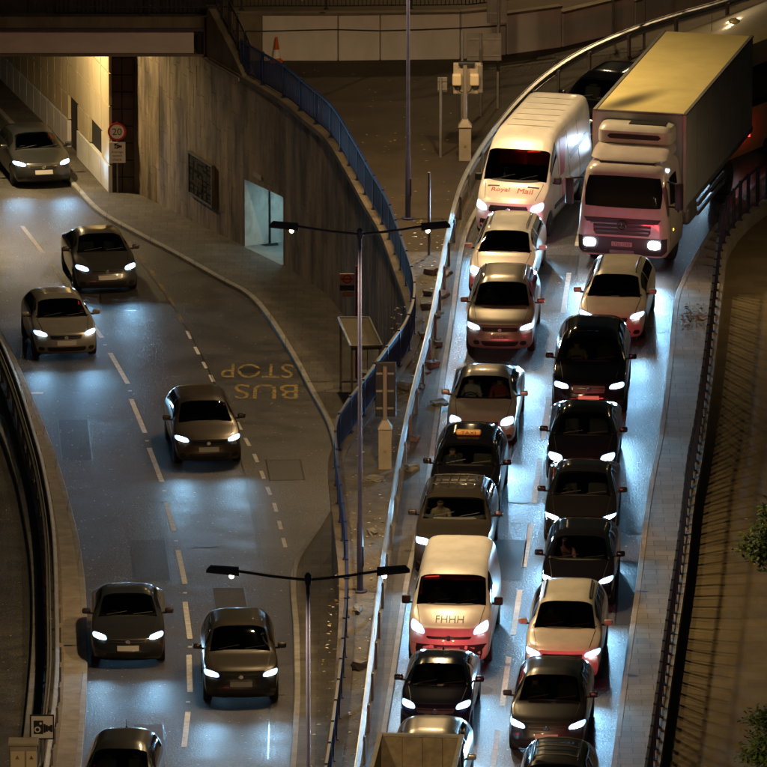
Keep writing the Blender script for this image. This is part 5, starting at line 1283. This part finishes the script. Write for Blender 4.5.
def roof_paint():
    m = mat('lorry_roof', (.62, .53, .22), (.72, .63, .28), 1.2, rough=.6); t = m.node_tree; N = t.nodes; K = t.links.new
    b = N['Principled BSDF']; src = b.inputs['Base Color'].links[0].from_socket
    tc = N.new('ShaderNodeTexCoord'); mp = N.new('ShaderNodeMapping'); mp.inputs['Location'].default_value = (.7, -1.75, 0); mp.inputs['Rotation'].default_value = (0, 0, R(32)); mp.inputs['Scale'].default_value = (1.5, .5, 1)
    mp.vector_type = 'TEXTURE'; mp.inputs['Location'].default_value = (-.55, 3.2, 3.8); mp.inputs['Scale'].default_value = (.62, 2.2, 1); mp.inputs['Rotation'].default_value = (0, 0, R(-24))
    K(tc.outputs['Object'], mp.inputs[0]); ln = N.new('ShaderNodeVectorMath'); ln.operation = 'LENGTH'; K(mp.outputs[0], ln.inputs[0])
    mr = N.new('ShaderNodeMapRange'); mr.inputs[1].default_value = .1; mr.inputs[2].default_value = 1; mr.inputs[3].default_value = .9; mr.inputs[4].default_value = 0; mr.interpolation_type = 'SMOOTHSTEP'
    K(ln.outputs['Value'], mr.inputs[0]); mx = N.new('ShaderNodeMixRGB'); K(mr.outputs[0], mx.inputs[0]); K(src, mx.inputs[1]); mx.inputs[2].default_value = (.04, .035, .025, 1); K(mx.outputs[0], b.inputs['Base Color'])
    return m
cabw = paint('lorry', (.62, .56, .54)); boxside = mat('lorry_side', (.42, .44, .48), (.55, .57, .6), .8, rough=.35, coat=.4)
loc, rz = nose((592, 240), (653, 245), .74, 13.5, .06)
lorry = empty('refrigerated_lorry', loc, rz); tag(lorry, 'tall pale refrigerated lorry with a long box body and fridge unit above the cab', 'lorry')
cabm = zloft([(.36, .08, 2.0, 1.16, .22), (.5, .0, 2.0, 1.24, .25), (.95, 0, 2.0, 1.25, .25), (1.3, .02, 2.0, 1.22, .25), (1.66, .06, 2.0, 1.2, .26), (2.1, .16, 2.0, 1.17, .28), (2.58, .30, 2.0, 1.12, .30), (2.72, .40, 1.98, 1.06, .32), (2.8, .6, 1.9, .95, .32)], 6)
cabm.build('cab', cabw, lorry, True, 32); bv = bvh_of(cabm)
conform(bv, ((-1.08, 1.70), (1.08, 1.70), (1.02, 2.52), (-1.02, 2.52)), 16, 6, 'F', .012, 'windscreen', dark_glass, lorry, .02, .05)
for sg in 'LR':
    conform(bv, ((.55, 1.72), (1.5, 1.6), (1.5, 2.45), (.62, 2.45)), 6, 5, sg, .01, 'side_window', dark_glass, lorry, .02, .04)
    conform(bv, ((.40, .75), (.415, .75), (.55, 2.5), (.535, 2.5)), 1, 10, sg, .004, 'shut_line', plastic, lorry, .01)
    conform(bv, ((1.4, 1.3), (1.6, 1.3), (1.6, 1.36), (1.4, 1.36)), 2, 1, sg, .02, 'door_handle', plastic, lorry, .02)
gr, _ = conform(bv, ((-.72, .96), (.72, .96), (1.06, 1.42), (-1.06, 1.42)), 14, 5, 'F', .012, 'grille', plastic, lorry, .03)
for z in (1.06, 1.16, 1.27): conform(bv, ((-.66-(z-.98)*.7, z-.02), (.66+(z-.98)*.7, z-.02), (.67+(z-.98)*.7, z+.02), (-.67-(z-.98)*.7, z+.02)), 12, 1, 'F', .03, 'grille_bar', dgrey, gr, .03)
rg = MB(); rg.tube([(.12*math.cos(a*math.pi/10), -.05, 1.24+.12*math.sin(a*math.pi/10)) for a in range(21)], .014, 6, False); rg.build('badge_ring', chrome, lorry, True)
for a in (90, 210, 330): MB().tube([(0, -.05, 1.24), (.115*math.cos(R(a)), -.05, 1.24+.115*math.sin(R(a)))], [.02, .006], 6).build('badge_star', chrome, lorry)
conform(bv, ((-1.2, .42), (1.2, .42), (1.21, .9), (-1.21, .9)), 18, 4, 'F', .02, 'bumper', mat('bumper_grey', (.035, .033, .033), rough=.5), lorry, .04)
for sg in (-1, 1):
    a, b = sorted((sg*.72, sg*1.05)); conform(bv, ((a, .62), (b, .62), (b, .84), (a, .84)), 6, 4, 'F', .045, 'headlight', lamp_on, lorry, .03, .2)
    spot('headlight_beam', (sg*.88, -.16, .74), (sg*.05, -1, .05), HEAD_W*1.2, XENON, 66, 1.0, .06, lorry, 2.2)
    a, b = sorted((sg*.78, sg*1.12)); conform(bv, ((a, .95), (b, .95), (b, 1.30), (a, 1.30)) if sg < 0 else ((a, .95), (b, .95), (b, 1.30), (a, 1.30)), 5, 4, 'F', .02, 'corner_panel', cabw, lorry, .03, .15)
    mr = MB().rbox((sg*1.5, .25, 2.05), (.22, .16, .75), .05).build('mirror', plastic, lorry, True); MB().tube([(sg*1.15, .4, 2.4), (sg*1.48, .26, 2.38)], .025, 6).build('mirror_arm', plastic, mr); MB().tube([(sg*1.15, .4, 1.72), (sg*1.48, .26, 1.74)], .025, 6).build('mirror_arm', plastic, mr)
    MB().box((sg*1.1, 1.0, .55), (.22, .8, .06)).build('step', plastic, lorry)
    MB().rbox((sg*1.24, .75, 1.0), (.03, .1, .06), .01).build('side_repeater', amber_on, lorry)
conform(bv, ((-.28, .66), (.28, .66), (.28, .78), (-.28, .78)), 4, 1, 'F', .05, 'number_plate', plate_m, lorry, .02)
text_obj('plate_lettering', 'LT62 OXB', (0, -.065, .72), (1, 0, 0), (0, 0, 1), .48, .08, sign_blk, lorry)
conform(bv, ((-.33, .47), (.33, .47), (.33, .55), (-.33, .55)), 4, 1, 'F', .05, 'step_plate', galv_dull, lorry, .02)
conform(bv, ((-.55, 1.50), (.2, 1.50), (.2, 1.58), (-.55, 1.58)), 8, 1, 'F', .008, 'name_strip', mat('strip_grey', (.5, .55, .65), rough=.4), lorry, .01)
for x in (-.75, -.1): MB().tube([(x, .1, 1.70), (x+.6, .08, 1.76)], .012, 5).build('wiper', plastic, lorry)
# roof deflector
sp_ = zloft([(2.84, .62, 2.0, .98, .3), (2.88, .66, 2.0, 1.06, .3), (2.98, .95, 2.0, 1.06, .3), (3.06, 1.2, 2.0, 1.02, .25), (3.1, 1.4, 1.98, .95, .2)], 5); sp_.build('roof_deflector', cabw, lorry, True, 35)
MB().box((0, .66, 2.815), (1.5, .16, .05)).build('deflector_gap', plastic, lorry)
BX0, BX1, BZ0, BZ1, BWd = 2.15, 11.2, 1.12, 3.8, 1.27
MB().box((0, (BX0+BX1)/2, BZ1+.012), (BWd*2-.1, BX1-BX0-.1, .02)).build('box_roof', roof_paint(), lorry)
MB().rbox((0, (BX0+BX1)/2, (BZ0+BZ1)/2), (BWd*2, BX1-BX0, BZ1-BZ0), .03).build('box_body', boxside, lorry)
for sg in (-1, 1):
    MB().box((sg*(BWd-.03), (BX0+BX1)/2, BZ1+.01), (.09, BX1-BX0+.02, .06)).build('roof_edge', galv_dull, lorry)
    MB().box((sg*(BWd+.004), (BX0+BX1)/2, BZ0+.06), (.03, BX1-BX0, .14)).build('lower_rail', galv, lorry)
    MB().box((sg*(BWd-.02), BX0+.02, (BZ0+BZ1)/2), (.08, .08, BZ1-BZ0)).build('corner_post', cabw, lorry)
    for k in range(1, 6): MB().box((sg*(BWd+.002), BX0+k*(BX1-BX0)/6, (BZ0+BZ1)/2+.1), (.008, .02, BZ1-BZ0-.3)).build('panel_seam', galv_dull, lorry)
    MB().box((sg*1.15, 6.2, .75), (.05, 3.6, .12)).build('side_guard', galv, lorry); MB().box((sg*1.15, 6.2, .5), (.05, 3.6, .12)).build('side_guard', galv, lorry)
    MB().rbox((sg*.95, 3.6, .75), (.5, 1.1, .5), .1).build('fuel_tank', galv, lorry)
    MB().box((sg*1.05, BX1+.03, 1.0), (.3, .06, .14)).build('tail_light', tail_on, lorry)
    wheel(lorry, sg*1.03, 1.35, .48, .30, sg); wheel(lorry, sg*.98, 8.4, .48, .5, sg)
MB().box((0, BX0+.02, BZ1+.01), (BWd*2-.2, .09, .06)).build('roof_edge', galv_dull, lorry)
MB().box((0, 6.4, .95), (.9, 8.6, .25)).build('chassis', plastic, lorry)
fr = zloft([(3.07, 1.52, 2.14, .95, .2), (3.14, 1.44, 2.14, 1.02, .24), (3.45, 1.46, 2.14, 1.02, .24), (3.56, 1.56, 2.14, .97, .24), (3.6, 1.7, 2.14, .85, .2)], 5)
fro = fr.build('fridge_unit', paint('fridge', (.7, .68, .62)), lorry, True, 35); bf_ = bvh_of(fr)
conform(bf_, ((-.74, 3.24), (.74, 3.24), (.74, 3.38), (-.74, 3.38)), 10, 2, 'F', .01, 'vent_slot', plastic, fro, .02, .1)
MB().box((.3, 1.86, 3.605), (1.0, .35, .02)).build('top_grille', plastic, fro)
MB().rbox((1.1, .62, 2.66), (.1, .08, .08), .02).build('marker_light', side_on, lorry)
a = bpy.data.lights.new('brake_glow', 'AREA'); a.shape = 'RECTANGLE'; a.size = 2; a.size_y = .15; a.energy = 18; a.color = (1, .03, .04); a.spread = R(110)
ao = bpy.data.objects.new('brake_glow', a); COL.objects.link(ao); ao.location = (0, BX1+.1, 1.0); ao.rotation_euler = Vector((0, 1, .1)).to_track_quat('-Z', 'Y').to_euler(); ao.parent = lorry

# coach behind the lorry
ca = R(33); corner = P(667, 42, 3.3); rzc = -ca
Rm = Matrix.Rotation(rzc, 3, 'Z'); loc = corner-Rm @ Vector((-1.1, .75, 3.3))
coach = empty('coach', (loc.x, loc.y, 0), rzc); tag(coach, 'pale coach with a rounded roof behind the lorry, top right corner', 'coach')
cm = zloft([(.32, .15, 12, 1.2, .3), (.6, .02, 12, 1.26, .32), (1.25, 0, 12, 1.27, .35), (2.0, .1, 12, 1.26, .38), (2.8, .3, 12, 1.22, .42), (3.15, .42, 12, 1.2, .5), (3.35, .55, 11.95, 1.14, .55), (3.44, .75, 11.9, 1.02, .55), (3.48, 1.1, 11.8, .8, .5)], 7)
cm.build('body', paint('coach', (.66, .54, .27)), coach, True, 35); cv = bvh_of(cm)
conform(cv, ((-1.15, 1.25), (1.15, 1.25), (1.1, 2.95), (-1.1, 2.95)), 16, 8, 'F', .012, 'windscreen', dark_glass, coach, .02, .05)
for sg in 'LR':
    for k in range(6): conform(cv, ((1.3+k*1.75, 1.6), (2.95+k*1.75, 1.6), (2.95+k*1.75, 2.75), (1.3+k*1.75, 2.75)), 3, 3, sg, .01, 'side_window', dark_glass, coach, .02, .03)
for x, y in ((-.1, 3.2), (.55, 4.3), (-.05, 6.5)):
    MB().lathe([(.17, 0), (.15, .06), (.09, .1), (.02, .12)], 16, Matrix.Translation((x-.3, y, 3.46))).build('roof_vent', paint('coach', (.66, .54, .27)), coach, True)
MB().rbox((.3, 5.4, 3.49), (.6, .7, .05), .02).build('roof_hatch', plastic, coach)
MB().tube([(-.35, 1.9, 3.46), (-.4, 2.0, 3.9)], .01, 5).build('aerial', plastic, coach)
for sg in (-1, 1):
    a, b = sorted((sg*.75, sg*1.12)); conform(cv, ((a, .62), (b, .62), (b, .85), (a, .85)), 5, 4, 'F', .015, 'headlight', lamp_on, coach, .03, .2)
    spot('headlight_beam', (sg*.9, -.1, .72), (0, -1, -.1), HEAD_W*.1, XENON, 90, .8, .06, coach)
    MB().rbox((sg*1.02, .82, 3.30), (.14, .1, .09), .03).build('marker_light', side_on, coach)
    mr = MB().rbox((sg*1.5, -.1, 2.2), (.25, .2, .6), .06).build('mirror', plastic, coach, True); MB().tube([(sg*1.2, .3, 2.9), (sg*1.48, -.05, 2.5)], .03, 6).build('mirror_arm', plastic, mr)
    for y in (2.6, 9.2): wheel(coach, sg*1.1, y, .48, .3, sg)
conform(cv, ((-1.1, .35), (1.1, .35), (1.15, .58), (-1.15, .58)), 14, 2, 'F', .01, 'bumper', red_, coach, .02)
conform(cv, ((-.6, 1.0), (.6, 1.0), (.6, 1.16), (-.6, 1.16)), 8, 2, 'F', .01, 'destination_board', plastic, coach, .02)

# tipper truck at the bottom edge
tq = P(421, 736, 2.2); tp = empty('tipper_truck', (tq.x, tq.y, 0), -R(4.5)); tag(tp, 'brown open tipper truck body with a loose load at the bottom edge', 'truck')
Wt, Lt, zt_, zf_ = .93, 3.1, 2.2, 1.05
MB().box((0, 0, (zt_+zf_)/2), (Wt*2, .06, zt_-zf_)).build('tailboard', rusty, tp)
MB().box((0, -Lt, (zt_+zf_)/2+.1), (Wt*2, .06, zt_-zf_+.2)).build('headboard', rusty, tp)
for sg in (-1, 1):
    MB().box((sg*(Wt-.02), -Lt/2, (zt_+zf_)/2), (.05, Lt-.07, zt_-zf_-.01)).build('side_board', rusty, tp)
    MB().box((sg*(Wt-.02), -Lt/2, zt_+.02), (.1, Lt+.1, .06)).build('top_rim', galv_dull, tp)
    for k in range(3): MB().box((sg*(Wt+.03), -.5-k*1.0, (zt_+zf_)/2), (.06, .08, zt_-zf_)).build('stake', rusty, tp)
    MB().box((sg*.7, .1, .9), (.3, .06, .14)).build('tail_light', tail_on, tp)
    for y in (-.9, -4.4): wheel(tp, sg*.8, y, .36, .3, sg)
MB().box((0, 0, zt_+.02), (Wt*2-.12, .1, .06)).build('top_rim', galv_dull, tp)
for x in (-.45, .0, .45): MB().box((x, -.05, (zt_+zf_)/2+.15), (.06, .05, .8)).build('stiffener', rusty, tp)
MB().box((0, -Lt/2, zf_), (Wt*2-.02, Lt, .06)).build('load_floor', rusty, tp)
r = random.Random(4); ng = 22; vs = []; fs = []
for j in range(ng+1):
    for i in range(ng+1):
        x, y = -Wt+.06+(2*Wt-.12)*i/ng, -.06-(Lt-.12)*j/ng
        vs.append((x, y, zf_+.12+.42*math.exp(-((x/.7)**2+((y+1.5)/1.0)**2))+r.uniform(-.04, .04)))
for j in range(ng):
    for i in range(ng): fs.append((j*(ng+1)+i, j*(ng+1)+i+1, (j+1)*(ng+1)+i+1, (j+1)*(ng+1)+i))
meshobj('soil_load', vs, fs, soil, tp)
MB().box((0, -2.6, .7), (.7, 5.2, .2)).build('chassis', plastic, tp)
tc_ = zloft([(.4, -5.1, -3.35, .9, .2), (.9, -5.15, -3.35, .95, .25), (1.4, -5.1, -3.35, .93, .25), (2.0, -4.75, -3.4, .85, .28), (2.12, -4.5, -3.45, .75, .28)]); tc_.build('cab', white, tp, True, 35); tv = bvh_of(tc_)
conform(tv, ((-.8, 1.45), (.8, 1.45), (.74, 1.95), (-.74, 1.95)), 8, 4, 'F', .01, 'windscreen', dark_glass, tp, .02, .05)
for sg in (-1, 1):
    a, b = sorted((sg*.5, sg*.8)); conform(tv, ((a, .65), (b, .65), (b, .82), (a, .82)), 4, 3, 'F', .01, 'headlight', lamp_on, tp, .02, .2)
